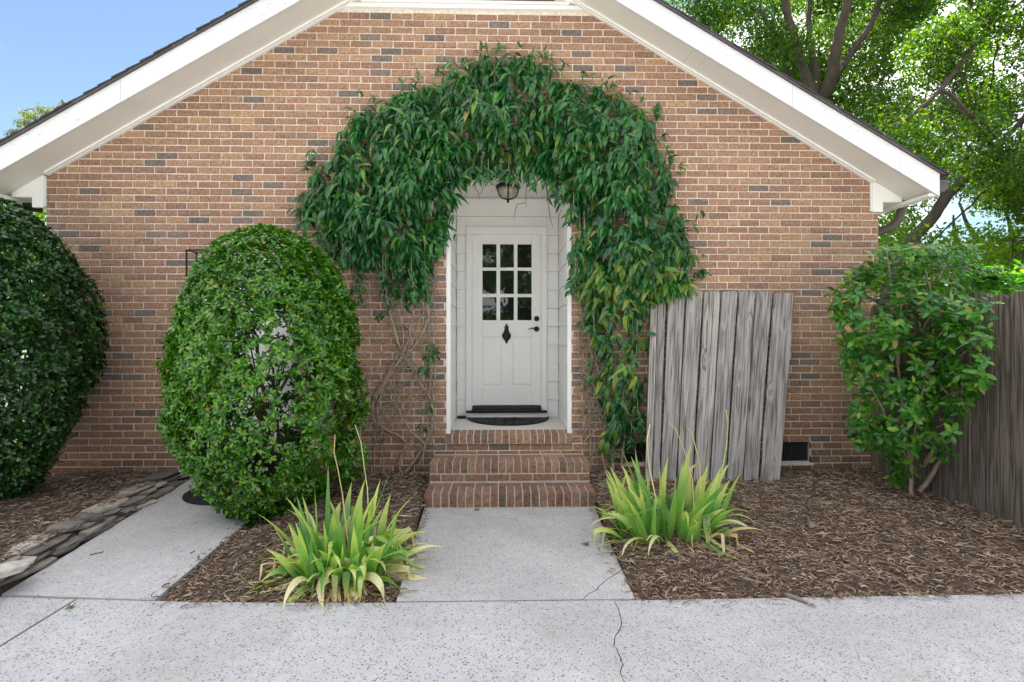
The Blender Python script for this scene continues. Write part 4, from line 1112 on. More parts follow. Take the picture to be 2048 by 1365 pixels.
def tangle(n, x0, x1, z0, z1, L, r0, yy=-.03):
    for i in range(n):
        x, z, a = rt_.uniform(x0, x1), rt_.uniform(z0, z1), rt_.uniform(0, 6.28); pts = []; y = yy-rt_.random()*.05
        for k in range(8):
            if OX0-.03 < x < OX1+.03 and .5 < z < 3.02: break
            pts.append((x, y, z)); x += math.cos(a)*L/8; z += math.sin(a)*L/8; a += rt_.uniform(-.7, .7); y = min(-.012, y+rt_.uniform(-.012,.012))
        if len(pts) > 2: tg.tube(pts, r0*rt_.uniform(.6,1.3), 4)
tangle(120, -1.3, -.62, .35, 2.2, .45, .0034); tangle(60, -1.2, -.6, 1.9, 2.4, .4, .003)
tangle(200, .74, 1.15, .7, 1.75, .3, .004); tangle(60, .75, 1.3, .25, 1.0, .3, .0028); tangle(50, -1.6, -.6, 2.2, 3.3, .4, .004, -.05); tangle(50, .85, 1.5, 2.2, 3.3, .4, .004, -.05); tangle(40, -.8, 1.0, 3.2, 3.7, .4, .004, -.05)
obj('fine_stems', tg, M['vine_bark'], vine)['kind'] = 'stuff'
# bare dead twigs dangling in the porch opening
tw = [[(957,335),(951,365),(950,375),(958,388),(958,400)],[(965,345),(968,362),(966,378),(960,392)],[(1052,335),(1054,360),(1052,385),(1052,415)],[(1050,406),(1034,409),(1031,420),(1027,440)],[(1090,350),(1095,400),(1100,435),(1106,456)],[(985,340),(979,355),(984,363)]]
for k, pp in enumerate(tw):
    obj('dangling_twig', MB().tube([onwall(u, v_, -.06) for u, v_ in pp], [.0035]*(len(pp)-1)+[.0015], 5), M['twig'], vine)

# ------------------------------------------------------------------ bushes
def revbush(c, prof, n_wh, leaf, tpls, mat, thing_o, thin=None, indiv=300, sy=.92, depth=(.74, 1.0), lumpy=.06, wh=5):
    """prof: list of (z, half width). leaves in whorls over a lumpy shell."""
    zz = np.array([p[0] for p in prof]); ww = np.array([p[1] for p in prof])
    z = rng.uniform(zz.min(), zz.max(), n_wh*3); w = np.interp(z, zz, ww)
    k_ = rng.random(len(z)) < (w+.12)/(ww.max()+.12); z, w = z[k_][:n_wh], w[k_][:n_wh]; n = len(z)
    ph = rng.uniform(0, 2*math.pi, n)
    lum = 1 + lumpy*np.sin(ph*3+z*4)+lumpy*.7*np.sin(ph*7-z*9+1.3)+lumpy*.5*np.sin(ph*13+z*17)
    fr_ = np.where(rng.random(n) < .7, rng.uniform(.93, 1.02, n), rng.uniform(depth[0], .95, n)); fr_ = np.where(rng.random(n) < .02, rng.uniform(1.03, 1.09, n), fr_)
    rr = w*lum*fr_
    P = np.stack([c[0]+rr*np.cos(ph), c[1]+sy*rr*np.sin(ph), z], 1)
    dw = np.gradient(ww, zz); sl_ = np.interp(z, zz, dw)
    O = unit(np.stack([np.cos(ph), np.sin(ph), -np.clip(sl_, -3, 3)], 1))
    if thin is not None:
        k_ = rng.random(n) > thin(P); P, O = P[k_], O[k_]; n = len(P)
    ax = unit(O + np.array([0, 0, .35]) + rng.normal(size=(n, 3))*.32)
    t1 = unit(np.cross(ax, rnd_unit(n))); t2 = np.cross(ax, t1)
    LP, LD, LN, LS = [], [], [], []
    for k in range(wh):
        a = 2*math.pi*k/wh + rng.uniform(-.4, .4, n); rad = t1*np.cos(a)[:, None]+t2*np.sin(a)[:, None]
        LP.append(P + rng.normal(size=(n, 3))*leaf*.12); LD.append(ax*rng.uniform(.25, .9, n)[:, None]+rad); LN.append(ax*1.1-rad*.35+rng.normal(size=(n, 3))*.15); LS.append(leaf*rng.uniform(.7, 1.2, n))
    foliage(thing_o, np.concatenate(LP), np.concatenate(LD), np.concatenate(LN), np.concatenate(LS), tpls, mat, indiv)
def branches(thing_o, base, targets, r0, mat, name='branch', seed=1, fork=True):
    r_ = random.Random(seed)
    for k, t_ in enumerate(targets):
        b_ = Vector(base)+Vector((r_.uniform(-.05,.05), r_.uniform(-.05,.05), 0)); t_ = Vector(t_)
        mid_ = b_.lerp(t_, .45)+Vector((r_.uniform(-.08,.08), r_.uniform(-.08,.08), r_.uniform(-.02,.12)))
        pts = wob([b_, mid_, t_], 5, .012, seed*99+k); n_ = len(pts); rk = r0*r_.uniform(.6, 1.1)
        mb = MB().tube(pts, [rk*(1-.75*i/(n_-1)) for i in range(n_)], 5)
        if fork:
            for q in range(3):
                s_ = pts[r_.randint(4, n_-3)]; d_ = (t_-b_).normalized()+Vector((r_.uniform(-.7,.7), r_.uniform(-.7,.7), r_.uniform(-.2,.6)))
                e_ = s_+d_*r_.uniform(.15,.4); mb.tube(wob([s_, s_.lerp(e_, .5)+Vector((0,0,.03)), e_], 3, .008, k*7+q), [rk*.35]*3+[rk*.28]*2+[rk*.15]*2, 4)
        obj(name, mb, mat, thing_o)
SC = 252.0; bz = lambda v_: EYE-(v_-HOR)/SC
bc = (-1.83, -.86)
pr = sorted([(bz(v_), w*.81/SC) for v_, w in ((458,6),(466,45),(480,78),(500,112),(550,158),(600,184),(650,198),(700,206),(760,208),(820,205),(870,192),(910,172),(960,138),(1000,104),(1028,50),(1036,10))])
bush = thing('round_bush', 'clipped egg shaped green bush overhanging the side path', 'bush', (-1.78, -.8, .06))
def thin_c(P):
    x = P[:,0]-bc[0]+.45*(P[:,1]-bc[1]); z = P[:,2]
    nn_ = np.sin(x*17+z*9+1)*.30+np.sin(x*8-z*14)*.26+np.sin(x*41-z*29)*.14
    h1 = 1-np.clip(np.sqrt(((x-.03)/.28)**2+((z-1.06)/.58)**2)+nn_, 0, 1.2)
    h2 = 1-np.clip(np.sqrt(((x-.56)/.22)**2+((z-.62)/.36)**2)+nn_*.6, 0, 1.2)
    return np.clip(np.where(h1 > 0, .42+h1*1.0, 0), 0, .86)*(h1 > 0) + np.clip(h2*3.5, 0, .97)
ht = [leaf_tpl(1, .42, 3, .5, .3, .58), leaf_tpl(1, .38, 3, .2, .4, .6)]
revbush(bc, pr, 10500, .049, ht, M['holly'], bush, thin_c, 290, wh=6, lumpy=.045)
revbush((-1.27, -.66), [(.55,.03),(.68,.12),(.85,.16),(1.02,.15),(1.15,.10),(1.22,.03)], 240, .058, ht, M['holly'], bush, None, 0, depth=(.2,1.0), wh=6, lumpy=.15)
revbush((-1.28, -.66), [(.22,.03),(.32,.12),(.45,.15),(.55,.08)], 130, .058, ht, M['holly'], bush, None, 0, depth=(.2,1.0), wh=6, lumpy=.15)
tg_ = []
for i in range(14):
    a = random.uniform(0, 6.28); z_ = random.uniform(.4, 2.1); w_ = np.interp(z_, [p[0] for p in pr], [p[1] for p in pr])*.9; tg_.append((bc[0]+w_*math.cos(a), bc[1]+w_*.9*math.sin(a), z_))
branches(bush, (-1.74, -.82, .02), tg_, .020, M['twig'], 'branch', 3)
for k, pp in enumerate([[(520,985),(530,840),(515,700),(500,640)],[(560,975),(520,830),(470,760),(430,655)],[(540,980),(545,830),(600,700),(640,600)],[(590,990),(640,860),(690,770)]]):
    obj('branch', MB().tube(wob([atdepth(u, v_, 4.0) for u, v_ in pp], 5, .01, k+60), .013, 6), M['twig'], bush)
# left dark bush
lb = (-4.12, -.72); SL = 247.0; bz2 = lambda v_: EYE-(v_-HOR)/SL
pr2 = sorted([(bz2(v_), w*.79/SL) for v_, w in ((398,8),(405,45),(425,85),(450,115),(500,165),(550,195),(600,218),(650,225),(700,222),(760,214),(830,190),(880,160),(930,128),(980,90),(1010,55),(1025,15))])
dbush = thing('clipped_bush', 'dark green clipped bush cut by the left edge of the view', 'bush', (-4.1, -.7, .1))
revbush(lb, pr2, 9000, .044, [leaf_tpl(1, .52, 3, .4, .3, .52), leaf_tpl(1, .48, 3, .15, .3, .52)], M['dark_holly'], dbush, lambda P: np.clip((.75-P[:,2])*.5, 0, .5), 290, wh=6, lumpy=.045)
branches(dbush, (-4.1, -.72, .05), [(lb[0]+.6*math.cos(a), lb[1]+.55*math.sin(a), z_) for a, z_ in [(i*.9, .5+.07*i) for i in range(20)]], .022, M['twig'], 'branch', 5)
cr = MB()
# low seedling at the foot of the round bush
p = G_(520, 1062, .02); sd_ = thing('seedling', 'small dark leafy seedling between the round bush and the left iris', 'plant', tuple(p))
n = 46; a = rng.uniform(0, 6.28, n); rad = np.stack([np.cos(a), np.sin(a), rng.uniform(.2, 1.2, n)], 1)
foliage(sd_, np.array(p)+np.stack([np.cos(a)*.035, np.sin(a)*.035, rng.uniform(.02, .13, n)], 1), rad, np.stack([-np.cos(a)*.4, -np.sin(a)*.4, np.ones(n)], 1), rng.uniform(.05, .085, n), [leaf_tpl(1, .42, 3, .5, .3, .5)], M['dark_holly'], 46, stuffname='leaf')
obj('stem', MB().tube([p, Vector(p)+Vector((0,0,.13))], .005, 5), M['twig'], sd_)

# right broadleaf shrub
shrub = thing('broadleaf_shrub', 'leggy broadleaf shrub with bare lower stems before the right fence', 'shrub', (3.45, -.75, .1))
SR = 241.0
sh_px = [(1672,590),(1700,550),(1745,525),(1800,508),(1870,502),(1935,510),(1990,540),(2010,575),(2000,640),(1992,700),(1995,760),(1960,800),(1930,870),(1920,920),(1880,960),(1850,985),(1800,965),(1765,925),(1720,890),(1712,820),(1700,740),(1690,680),(1668,640)]
SP = np.array([[atdepth(u, v_, 4.28)[0], atdepth(u, v_, 4.28)[2]] for u, v_ in sh_px])
Q = rng.uniform(SP.min(0), SP.max(0), (2300, 2)); Q = Q[inside(Q, SP)]; Q = Q[rng.random(len(Q)) < .72+.5*np.sin(Q[:,0]*11+Q[:,1]*4)*np.cos(Q[:,1]*9-Q[:,0]*3)]; e_ = edist(Q, SP)
k_ = rng.random(len(Q)) < np.clip(.30+.55*(Q[:,1]-.35)/1.4, .22, .95); Q, e_ = Q[k_], e_[k_]
# the shrub bellies out towards the drive where the fence would stop it
xr_ = Q[:,0]/4.28; dmx = np.where(Q[:,1] < 1.72, 3.56/np.maximum(xr_, .5), 9.)
dd = np.minimum(4.28 + rng.uniform(-1, 1, len(Q))*np.clip(.10+e_*1.1, 0, .46), dmx - rng.uniform(0, .30, len(Q)))
P = np.stack([xr_*dd, -DIST+dd, EYE+(Q[:,1]-EYE)*dd/4.28], 1); n_s = 90; us_ = rng.uniform(1940, 2070, n_s)
sh_ = np.array([list(atdepth(u_, 560+rng.normal()*16-(u_-1940)*.02, 4.3+rng.uniform(-.15, .15))) for u_ in us_]); P = np.concatenate([P, sh_])
n_s = 60; us_ = rng.uniform(1740, 1960, n_s); P = np.concatenate([P, np.array([list(atdepth(u_, 505+rng.normal()*9, 4.2+rng.uniform(-.2, .2))) for u_ in us_])]); n = len(P)
O = unit(P-np.array([3.35, -.5, .9])); ax = unit(O*.6+np.array([0, -.45, .45])+rng.normal(size=(n,3))*.35)
t1 = unit(np.cross(ax, rnd_unit(n))); t2 = np.cross(ax, t1); LP, LD, LN, LS = [], [], [], []
for k in range(5):
    a = 2*math.pi*k/5+rng.uniform(-.35, .35, n); rad = t1*np.cos(a)[:, None]+t2*np.sin(a)[:, None]
    LP.append(P+ax*rng.uniform(-.03, .01, n)[:, None]); LD.append(ax*rng.uniform(.1, .6, n)[:, None]+rad); LN.append(ax-rad*.3+rng.normal(size=(n,3))*.12); LS.append(rng.uniform(.055, .100, n))
st_ = [leaf_tpl(1, .40, 4, .5, .3, .55), leaf_tpl(1, .36, 4, .9, .35, .55), leaf_tpl(1, .44, 4, .2, .2, .52)]
foliage(shrub, np.concatenate(LP), np.concatenate(LD), np.concatenate(LN), np.concatenate(LS), st_, M['shrub'], 295)
A = lambda u, v_, d=4.28: atdepth(u, v_, d)
for k, (pp, r0, r1) in enumerate([([A(1822,1000), A(1822,940), A(1815,880), A(1800,780), A(1790,640)], .020, .008), ([A(1838,985,4.3), A(1860,955,4.3), A(1900,890,4.25), A(1935,800,4.2), A(1950,690,4.2), A(1960,600,4.2)], .022, .008),
        ([A(1845,935), A(1880,880,4.2), A(1915,830,4.2), A(1935,785,4.2)], .018, .013), ([A(1822,930), A(1835,830,4.15), A(1862,700,4.1), A(1865,600,4.1), A(1850,540,4.1)], .012, .006), ([A(1818,920), A(1780,850), A(1740,760), A(1710,640)], .010, .004), ([A(1825,900), A(1900,780,4.4), A(1960,620,4.4)], .012, .005)]):
    pts = wob(pp, 5, .008, 80+k); n_ = len(pts); obj('stem', MB().tube(pts, [r0+(r1-r0)*i/(n_-1) for i in range(n_)], 7), M['shrub_bark'], shrub, smooth=True)
br = MB(); r_ = random.Random(8)
for k in range(90):
    i = r_.randrange(len(P)); e = Vector(P[i]); s_ = e.lerp(Vector((3.4, -.62, e[2]*.55+.2)), r_.uniform(.2, .5)); br.tube([s_, s_.lerp(e, .5)+Vector((0,0,.02)), e], [.005,.004,.002], 4)
obj('twigs', br, M['shrub_bark'], shrub)['kind'] = 'stuff'

# ------------------------------------------------------------------ irises
def blade(base, az, lean, L, W, bend, twist=0, tipfold=0, n=11, fold_at=None):
    """sword blade with a ridge; bends over progressively; UV y runs along it"""
    p = Vector(base); d = Vector((math.cos(az)*math.sin(lean), math.sin(az)*math.sin(lean), math.cos(lean)))
    side0 = Vector((-math.sin(az), math.cos(az), 0)); vs, uv = [], []
    side0 = (side0*math.cos(twist)+d.cross(side0)*math.sin(twist)).normalized()
    zmin = .0
    for i in range(n+1):
        t = i/n; w = W*.5*(.75+.5*math.sin(math.pi*min(1, t*1.1)))*(1-t**3.2)**.9
        side = (side0 - d*side0.dot(d)).normalized(); nrm = side.cross(d)
        vs += [tuple(p-side*w+nrm*w*.18), tuple(p), tuple(p+side*w+nrm*w*.18)]; uv += [(0, t), (.5, t), (1, t)]
        b = bend/n*(.35+1.9*t)
        if fold_at is not None and abs(t-fold_at) < .5/n+1e-6: b += tipfold
        hz = Vector((d[0], d[1], 0)); 
        if hz.length < .05: hz = Vector((math.cos(az), math.sin(az), 0))
        hz.normalize(); ang = math.atan2(d[2], Vector((d[0], d[1], 0)).length)-b; ang = max(ang, -1.45)
        d = Vector((hz[0]*math.cos(ang), hz[1]*math.cos(ang), math.sin(ang)))
        p = p + d*(L/n)
        fl = GZ(p[0], p[1])+.012
        if p[2] < fl: p[2] = fl; d[2] = 0; d.normalize()
    fs = []
    for i in range(n):
        a = 3*i; fs += [(a, a+1, a+4, a+3), (a+1, a+2, a+5, a+4)]
    return vs, fs, uv
def iris(name_lab, c, gz, spec, sx=.22, sy_=.16, stalks=()):
    global GZ
    GZ = gz
    fsc = .96 if c[0] < 0 else 1.02
    t = thing('iris_clump', name_lab, 'iris', (c[0], c[1], c[2]), 'iris clumps beside the walkway')
    for (n_, lean, L, W, bend, mat, fold) in spec:
        for k in range(n_):
            fa = random.uniform(0, 2*math.pi); rr = math.sqrt(random.random()); bx_, by_ = c[0]+sx*rr*math.cos(fa), c[1]+sy_*rr*math.sin(fa)
            az = fa + random.uniform(-.9, .9); ln = random.uniform(*lean)*(.5+.6*rr)
            fd = random.random() < fold
            vs, fs, uv = blade((bx_, by_, gz(bx_, by_)-.01), az, ln, random.uniform(*L)*fsc*(1.0+.12*math.sin(fa)), random.uniform(*W), random.uniform(*bend), random.uniform(-1.2, 1.2), random.uniform(1.0, 2.0) if fd else 0, 11, random.choice([5,6,7,8])/11 if fd else None)
            me = bpy.data.meshes.new('blade'); me.from_pydata(vs, [], fs); ul = me.uv_layers.new(name='UVMap')
            for lp in me.loops: ul.data[lp.index].uv = uv[lp.vertex_index]
            obj('blade', me, mat, t, smooth=True)
    for pts, r_, mt in stalks: obj('stalk', MB().tube(pts, r_, 5), mt, t, smooth=True)
    return t
flat = lambda x, y: max(.002 if y < -2.19 else -1, .002 if (x > -.56 and x < .74) else -1, z_mid(x, y) if (-1.86 < x < -.56 and y > -2.19) else -1)
flat_r = lambda x, y: .003 if x < .75 else z_right(x, y)
ci = (-.955, -1.86, 0.0)
spec = [(46, (.03,.60), (.30,.56), (.034,.052), (0,.45), M['iris'], .10), (36, (.2,.85), (.30,.52), (.034,.050), (.3,1.3), M['iris'], .3), (44, (.3,1.2), (.24,.44), (.032,.050), (.5,2.0), M['iris'], .45),
        (84, (.30,1.25), (.28,.50), (.028,.046), (.8,2.8), M['iris_pale'], .55), (26, (.7,1.4), (.22,.40), (.012,.028), (.8,2.2), M['iris_straw'], .3)]
sk = lambda pts: [atdepth(u, v_, d) for u, v_, d in pts]
iris('bright iris clump with creamy drooping tips left of the walkway', ci, flat, spec, .27, .19,
     [(sk([(700,1120,3.12),(692,1050,3.2),(685,990,3.3),(676,940,3.5),(668,905,3.6),(670,870,3.65)]), .004, M['iris_straw']), (sk([(725,1120,3.15),(738,1050,3.25),(735,980,3.4),(728,930,3.6),(722,885,3.7),(710,850,3.75)]), .004, M['iris_pale'])])
ci2 = (1.17, -1.42, .03)
iris('bright iris clump in the mulch before the leaning fence panel', ci2, flat_r, spec[:2]+[(30, (.3,.95), (.30,.50), (.022,.036), (.4,1.5), M['iris'], .35), (30, (.5,1.2), (.28,.50), (.016,.030), (1.0,2.4), M['iris_pale'], .5), spec[4]], .33, .22,
     [(sk([(1340,1080,3.5),(1312,1000,3.6),(1298,930,3.7),(1294,880,3.75),(1300,850,3.8)]), .004, M['iris_pale']), (sk([(1385,1080,3.5),(1388,1020,3.55),(1385,960,3.6),(1368,900,3.7),(1352,860,3.8),(1338,845,3.8)]), .0035, M['iris_straw']),
      (sk([(1420,1080,3.5),(1434,1020,3.55),(1440,960,3.6),(1452,900,3.7),(1456,850,3.8),(1452,820,3.8)]), .004, M['iris_pale']), (sk([(1395,1080,3.5),(1402,1000,3.55),(1400,930,3.6),(1385,870,3.7),(1372,852,3.8)]), .0035, M['iris_straw'])])

# ------------------------------------------------------------------ litter
def dry_leaf(u, v_, z, L, lab, ang, gr='fallen leaves on the concrete'):
    p = G_(u, v_, z); t = thing('fallen_leaf', lab, 'leaf', tuple(p), gr)
    mb = MB(); pts = []
    for k in range(11):
        a = ang + 2*math.pi*k/11; r_ = L*(.62 if k % 2 else .28)*random.uniform(.8, 1.2); pts.append((p[0]+r_*math.cos(a), p[1]+r_*math.sin(a), z+.004+random.uniform(0, .014)))
    c_ = (p[0], p[1], z+.006); n0 = len(pts)
    mb.mesh(pts+[c_], [(k, (k+1) % n0, n0) for k in range(n0)]); obj('leaf_blade', mb, M['dryleaf'], t)
    obj('leaf_stalk', MB().tube([(p[0], p[1], z+.008), (p[0]-L*.7*math.cos(ang), p[1]-L*.4*math.sin(ang), z+.01)], .0015, 4), M['twig'], t)
dry_leaf(1172, 1090, .003, .055, 'brown lobed dry leaf near the right edge of the walkway', .3)
dry_leaf(954, 1021, .003, .05, 'curled brown leaf at the foot of the brick steps', 1.2)
p = G_(1600, 1202, 0); t = thing('curled_leaf', 'long grey curled dead leaf on the driveway edge by the mulch', 'leaf', tuple(p))
pts = [G_(u, v_, .006) for u, v_ in ((1568,1188),(1580,1193),(1596,1198),(1612,1205),(1632,1213))]
obj('leaf_blade', MB().tube(pts, [.008,.016,.014,.006,.002], 6), M['stone'], t, smooth=True)
p = G_(165, 1209, 0); t = thing('weed', 'tiny green weed in the driveway joint', 'weed', tuple(G_(140, 1217, 0)))
q = G_(140, 1217, 0); n = 22; a = rng.uniform(0, 6.28, n)
foliage(t, np.array(q)+rng.normal(size=(n,3))*np.array([.012,.012,.003])+np.array([0,0,.004]), np.stack([np.cos(a), np.sin(a), rng.uniform(.3,1,n)], 1), np.tile([0,0,1.], (n,1)), rng.uniform(.012,.022,n), [leaf_tpl(1, .5, 2, .2, .2, .5)], M['shrub'], 0, stuffname='leaves')
p = atdepth(1810, 983, 4.3); obj('pebble', MB().lathe([(.003,-.012),(.014,-.006),(.018,.004),(.010,.013),(.002,.016)], tuple(G_(1810, 985, .10)), 8), M['pebble'])
tag(bpy.data.objects['pebble'], 'small white pebble at the foot of the broadleaf shrub', 'pebble')
# loose twigs
for k, (u, v_, L, an) in enumerate(((180,1110,.07,.5),(380,1107,.03,.9),(252,1053,.05,0))):
    q = G_(u, v_, sp_z(-1.5)); t = obj('twig', MB().tube([q, (q[0]+L*math.cos(an), q[1]+L*math.sin(an), q[2]+.006)], .003, 5), M['twig']); tag(t, ['thin dark twig on the middle of the side path', 'tiny dark twig near the right edge of the side path', 'short dark twig beside the stone edging on the side path'][k], 'twig')

# ------------------------------------------------------------------ trees
def clump_leaves(cl, n, size, sq=.75):
    cl = np.array(cl); w = cl[:,3]**2.2; idx = rng.choice(len(cl), n, p=w/w.sum())
    d = rnd_unit(n)*(rng.random(n)**.42)[:, None]; P = cl[idx,:3]+d*cl[idx,3:4]*np.array([1,1,sq])
    D = unit(rng.normal(size=(n,3))+np.array([0,0,-.45])); Nn = rng.normal(size=(n,3))*.8+np.array([0,-.1,.75])
    return P, D, Nn, rng.uniform(.65, 1.25, n)*size
def tree(name, lab, base, limbs, clumps, n, size, mat, gr=None, bark=None, tpls=None, trunk_r=.2):
    t = thing(name, lab, 'tree', base, gr)
    for k, (pp, r0, r1) in enumerate(limbs):
        pts = wob(pp, 5, r0*.18, 200+k); n_ = len(pts)
        obj('trunk' if k == 0 else 'limb', MB().tube(pts, [r0+(r1-r0)*i/(n_-1) for i in range(n_)], 8), bark or M['bark'], t, smooth=True)
    P, D, Nn, S = clump_leaves(clumps, n, size)
    # fine twigs running into the clumps
    tb = MB(); r_ = random.Random(len(clumps)); ends = [Vector(p) for pp, a, b_ in limbs[1:] for p in pp] or [Vector(limbs[0][0][-1])]
    for c_ in clumps:
        q = Vector(c_[:3]); e = min(ends, key=lambda z_: (z_-q).length); 
        if (e-q).length < 1.5: tb.tube(wob([e, e.lerp(q, .5)+Vector((r_.uniform(-.2,.2), r_.uniform(-.2,.2), r_.uniform(-.1,.25))), q], 4, .03, int(q[0]*100)), [.022]*4+[.014]*3+[.007]*2, 4)
    obj('twigs', tb, bark or M['bark'], t)['kind'] = 'stuff'
    o = foliage(t, P, D, Nn, S, tpls or [leaf_tpl(1, .5, 2, .3, .3, .5), leaf_tpl(1, .42, 2, .6, .3, .5)], mat, 0, stuffname='crown'); return t
T = atdepth
def cl_px(poly, n, d0, d1, r0, r1, seed, avoid=()):
    r_ = np.random.default_rng(seed); poly = np.array(poly, float); out = []
    while len(out) < n:
        q = r_.uniform(poly.min(0), poly.max(0)); 
        if not inside(q[None], poly)[0]: continue
        if any(((q[0]-a)/ra)**2+((q[1]-b_)/rb)**2 < 1 for a, b_, ra, rb in avoid): continue
        p = T(q[0], q[1], r_.uniform(d0, d1)); out.append((p[0], p[1], p[2], r_.uniform(r0, r1)))
    return out
gaps = ((1925,430,85,60),(2035,235,38,75),(1960,480,50,30),(1500,20,18,16),(1430,10,25,14),(1880,380,35,20),(1720,20,20,15))
# main tree beside the house
main_l = [([ (7.9,7.4,-.1), T(1648,420,12.6), T(1642,300,12.6), T(1638,205,12.5)], .36, .22),
          ([T(1636,215,12.5), T(1612,150,12.4), T(1590,80,12.3), T(1570,0,12.2), T(1560,-120,12)], .12, .06), ([T(1632,225,12.5), T(1630,140,12.9), T(1618,60,13.2), T(1625,-40,13.5)], .11, .05),
          ([T(1645,200,12.5), T(1665,140,12.2), T(1680,60,12), T(1700,-20,11.8), T(1712,-140,11.6)], .15, .07), ([T(1655,180,12.5), T(1700,110,12.8), T(1745,40,13), T(1775,-60,13.2)], .11, .05),
          ([T(1625,225,12.5), T(1580,160,13), T(1560,90,13.3), T(1520,20,13.5)], .12, .05)]
mc_ = cl_px([(1335,-160),(1345,10),(1420,60),(1500,120),(1620,200),(1730,290),(1850,350),(1900,300),(1960,150),(1980,-160)], 100, 12.2, 17.5, .45, .95, 1, gaps)
tree('shade_tree', 'large leafy shade tree with forked trunk rising behind the right roof slope', (7.9,7.4,0), main_l, mc_, 72000, .115, M['tree'], 'trees beyond the house')
# tree at the far right, its long limb crossing the view
rl = [([(9.8,2.5,-.1), T(2180,500,8.6), T(2160,200,8.6), T(2120,-40,8.6)], .30, .16), ([T(2075,-60,8.4), T(2010,0,8.3), T(1975,50,8.2), T(1935,110,8.1), T(1880,180,8.0), T(1830,225,8.0), T(1775,262,8.0)], .06, .022), ([T(1965,55,8.2), T(2010,30,8.2), T(2060,-10,8.2)], .04, .02)]
rc_ = cl_px([(1760,250),(1860,120),(1960,-160),(2200,-160),(2200,430),(2040,400),(1960,330),(1880,340),(1800,330)], 62, 7.4, 10.5, .30, .62, 2, gaps)
tree('maple_tree', 'dark green tree with a long slanting limb above the right fence', (9.8,2.5,0), rl, rc_, 40000, .085, M['tree'], 'trees beyond the house')
# leaning tree lower right
ll = [([(7.0,4.2,-.1), T(1775,560,9), T(1810,500,9), T(1860,440,9), T(1900,385,9), T(1940,352,9)], .11, .085), ([T(1940,352,9), T(1990,300,9), T(2048,235,9.2), T(2110,150,9.4)], .06, .03), ([T(1938,352,9), T(1985,375,8.8), T(2030,420,8.7), T(2080,480,8.6)], .065, .04)]
lc_ = cl_px([(1775,420),(1850,330),(2100,300),(2140,560),(1990,560),(1960,500),(1900,470),(1830,520),(1780,540)], 40, 8.2, 10.5, .22, .45, 3, ((1925,430,70,50),(1900,470,60,40)))
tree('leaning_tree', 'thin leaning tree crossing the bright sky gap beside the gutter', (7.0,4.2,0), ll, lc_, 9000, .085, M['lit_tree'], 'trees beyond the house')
# pale sunlit trees farther back
for k, (poly, n_, d0, d1, nl, lab) in enumerate((
        ([(1330,-100),(1350,30),(1640,230),(1900,420),(1990,200),(1900,-100)], 70, 19, 25, 26000, 'pale sunlit tree filling the sky behind the forked shade tree'),
        ([(1750,440),(1790,470),(1850,480),(2100,500),(2150,640),(1740,640)], 46, 11, 15, 17000, 'yellow green sunlit tree low behind the broadleaf shrub'),
        ([(1960,330),(2060,300),(2260,300),(2260,640),(2000,640),(1990,470)], 40, 12, 16, 15000, 'dark trunked sunlit tree at the right edge above the fence'))):
    u0, v0 = np.mean(poly, 0); b_ = T(u0, 700, (d0+d1)/2); base = (b_[0], b_[1], 0)
    lim = [([(base[0], base[1], -.1), T(u0+20, 560, (d0+d1)/2), T(u0+ (10 if k < 2 else -20), 430 if k else 300, (d0+d1)/2)], .16, .02)]
    for q in range(4): lim.append(([T(u0+15, 540-60*(k == 0), (d0+d1)/2), T(u0+(-120, -50, 60, 130)[q], (v0+540)/2, (d0+d1)/2), T(u0+(-170, -80, 90, 190)[q], v0-40, (d0+d1)/2+.5)], .09, .03))
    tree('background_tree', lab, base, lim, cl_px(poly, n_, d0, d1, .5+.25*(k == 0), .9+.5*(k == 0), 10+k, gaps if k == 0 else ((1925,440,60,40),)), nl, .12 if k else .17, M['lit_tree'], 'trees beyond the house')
# pine beyond the left roof slope
pp_ = [(60,225),(85,215),(48,240),(110,235),(70,262),(135,210),(128,232),(95,262),(30,262),(55,285),(20,290),(100,282),(10,300),(75,300),(140,225),(118,215),(84,240),(40,310)]
pc = [(*T(u, v_+8, 20+random.uniform(-1,1)), random.uniform(.16,.34)) for u, v_ in pp_ + [(u+random.uniform(-12,12), v_+random.uniform(-8,12)) for u, v_ in pp_]] + [(*T(random.uniform(-160,160), random.uniform(320,430), 20+random.uniform(-1.5,1.5)), .6) for _ in range(6)]
tp_ = T(78, 250, 20)
tree('pine_tree', 'wispy pine top lit yellow above the left roof slope', (tp_[0], tp_[1], 0), [([(tp_[0], tp_[1], -.1), T(80,400,20), tp_], .16, .05)] + [([T(80,v_,20), T(80+dx*.5,v_-12,20), T(80+dx,v_-28,20)], .035, .012) for v_, dx in ((300,-55),(290,50),(270,55),(265,-35),(250,-30),(245,48),(320,-75))], pc, 14000, .13, M['pine'], None,
     tpls=[leaf_tpl(1, .22, 2, .3, .2, .5)])
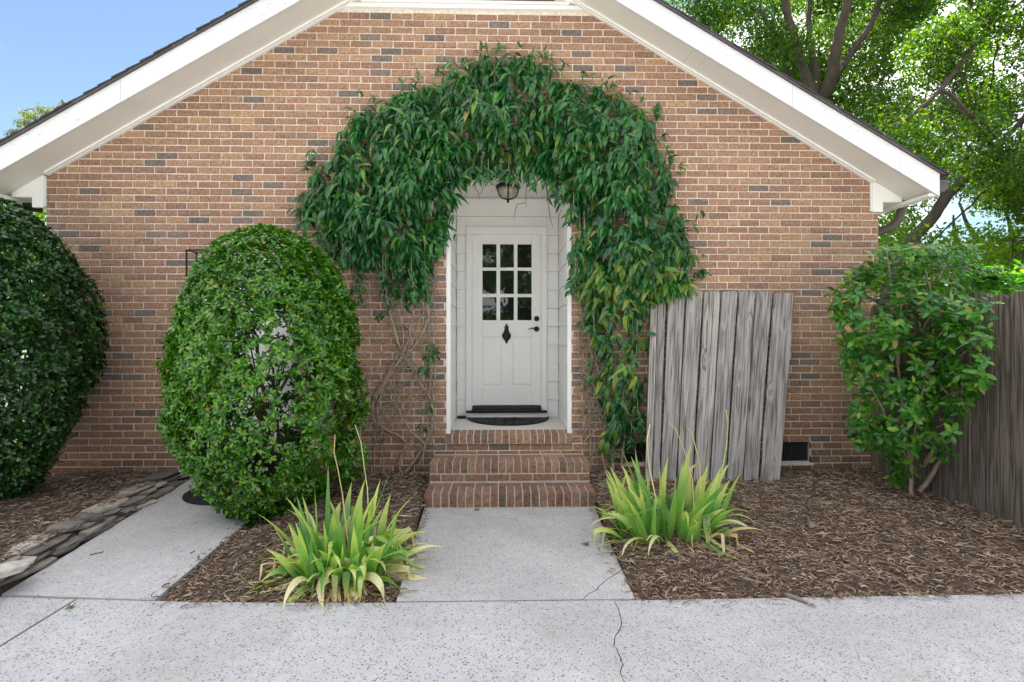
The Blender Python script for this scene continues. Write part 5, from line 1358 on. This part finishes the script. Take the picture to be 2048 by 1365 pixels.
# shrubs and trees at the left behind the house corner
def simple_tree(lab, x, y, h, r_, n, size, mat, k, nm='background_tree', gr='trees seen past the left eave', lowest=.25):
    rg = np.random.default_rng(50+k); cl = []
    for q in range(26):
        a = rg.uniform(0, 6.28); rr = r_*math.sqrt(rg.random())*.8; z_ = h*(lowest+(1-lowest)*rg.random()); rr *= math.sqrt(max(.12, 1-((z_/h-.6)/.55)**2)); cl.append((x+rr*math.cos(a), y+rr*math.sin(a), z_, r_*rg.uniform(.22,.38)))
    lim = [([(x, y, -.1), (x+.05*h*.3, y, h*.35), (x, y+.1, h*.7)], .035*h, .012*h)]+[([(x, y, h*.3), (x+r_*.4*math.cos(q*1.3), y+r_*.4*math.sin(q*1.3), h*.5), (x+r_*.7*math.cos(q*1.3), y+r_*.7*math.sin(q*1.3), h*.72)], .014*h, .005*h) for q in range(5)]
    tree(nm, lab, (x, y, 0), lim, cl, n, size, mat, gr)
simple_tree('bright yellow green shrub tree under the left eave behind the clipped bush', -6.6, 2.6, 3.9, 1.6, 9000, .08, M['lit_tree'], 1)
simple_tree('taller green tree farther back beyond the left house corner', -12.5, 7, 5.5, 2.6, 9000, .13, M['tree'], 2)
# trees across the drive behind the viewer; the door panes mirror them
for k, (x, y, h, r_) in enumerate(((-12,-21,6.5,2.6),(-6,-23,7,2.9),(.4,-20,8.5,3.3),(8,-23,7,2.8),(17,-20,6,2.6),(-17,-20,6,2.6))):
    simple_tree('leafy street tree facing the house, %s of its row' % ('second from the left','third from the left','third from the right','second from the right','rightmost','leftmost')[k], x, y, h, r_, 11000, .30, M['tree'], 10+k, 'street_tree', 'row of trees facing the house', .12)
hd = thing('added_hedge', 'tall dense green hedge added out of view to darken the door pane reflections', 'hedge', (0, -24, 0))  # unseen hedge, added to close sky gaps in the pane reflections
n = 26000; P = np.stack([rng.uniform(-26, 26, n), rng.uniform(-25, -23.2, n), rng.uniform(0, 1, n)**.8*3.0], 1)
P[:,2] *= 1+.12*np.sin(P[:,0]*1.7)+.06*np.sin(P[:,0]*5)
foliage(hd, P, rng.normal(size=(n,3)), rng.normal(size=(n,3))+np.array([0,1.,.6]), rng.uniform(.22,.36,n), [leaf_tpl(1, .6, 2, .3, .3, .5)], M['tree'], 0)
obj('hedge_stems', MB().box(-26, 26, -24.8, -24.2, 0, 2.5), M['twig'], hd)
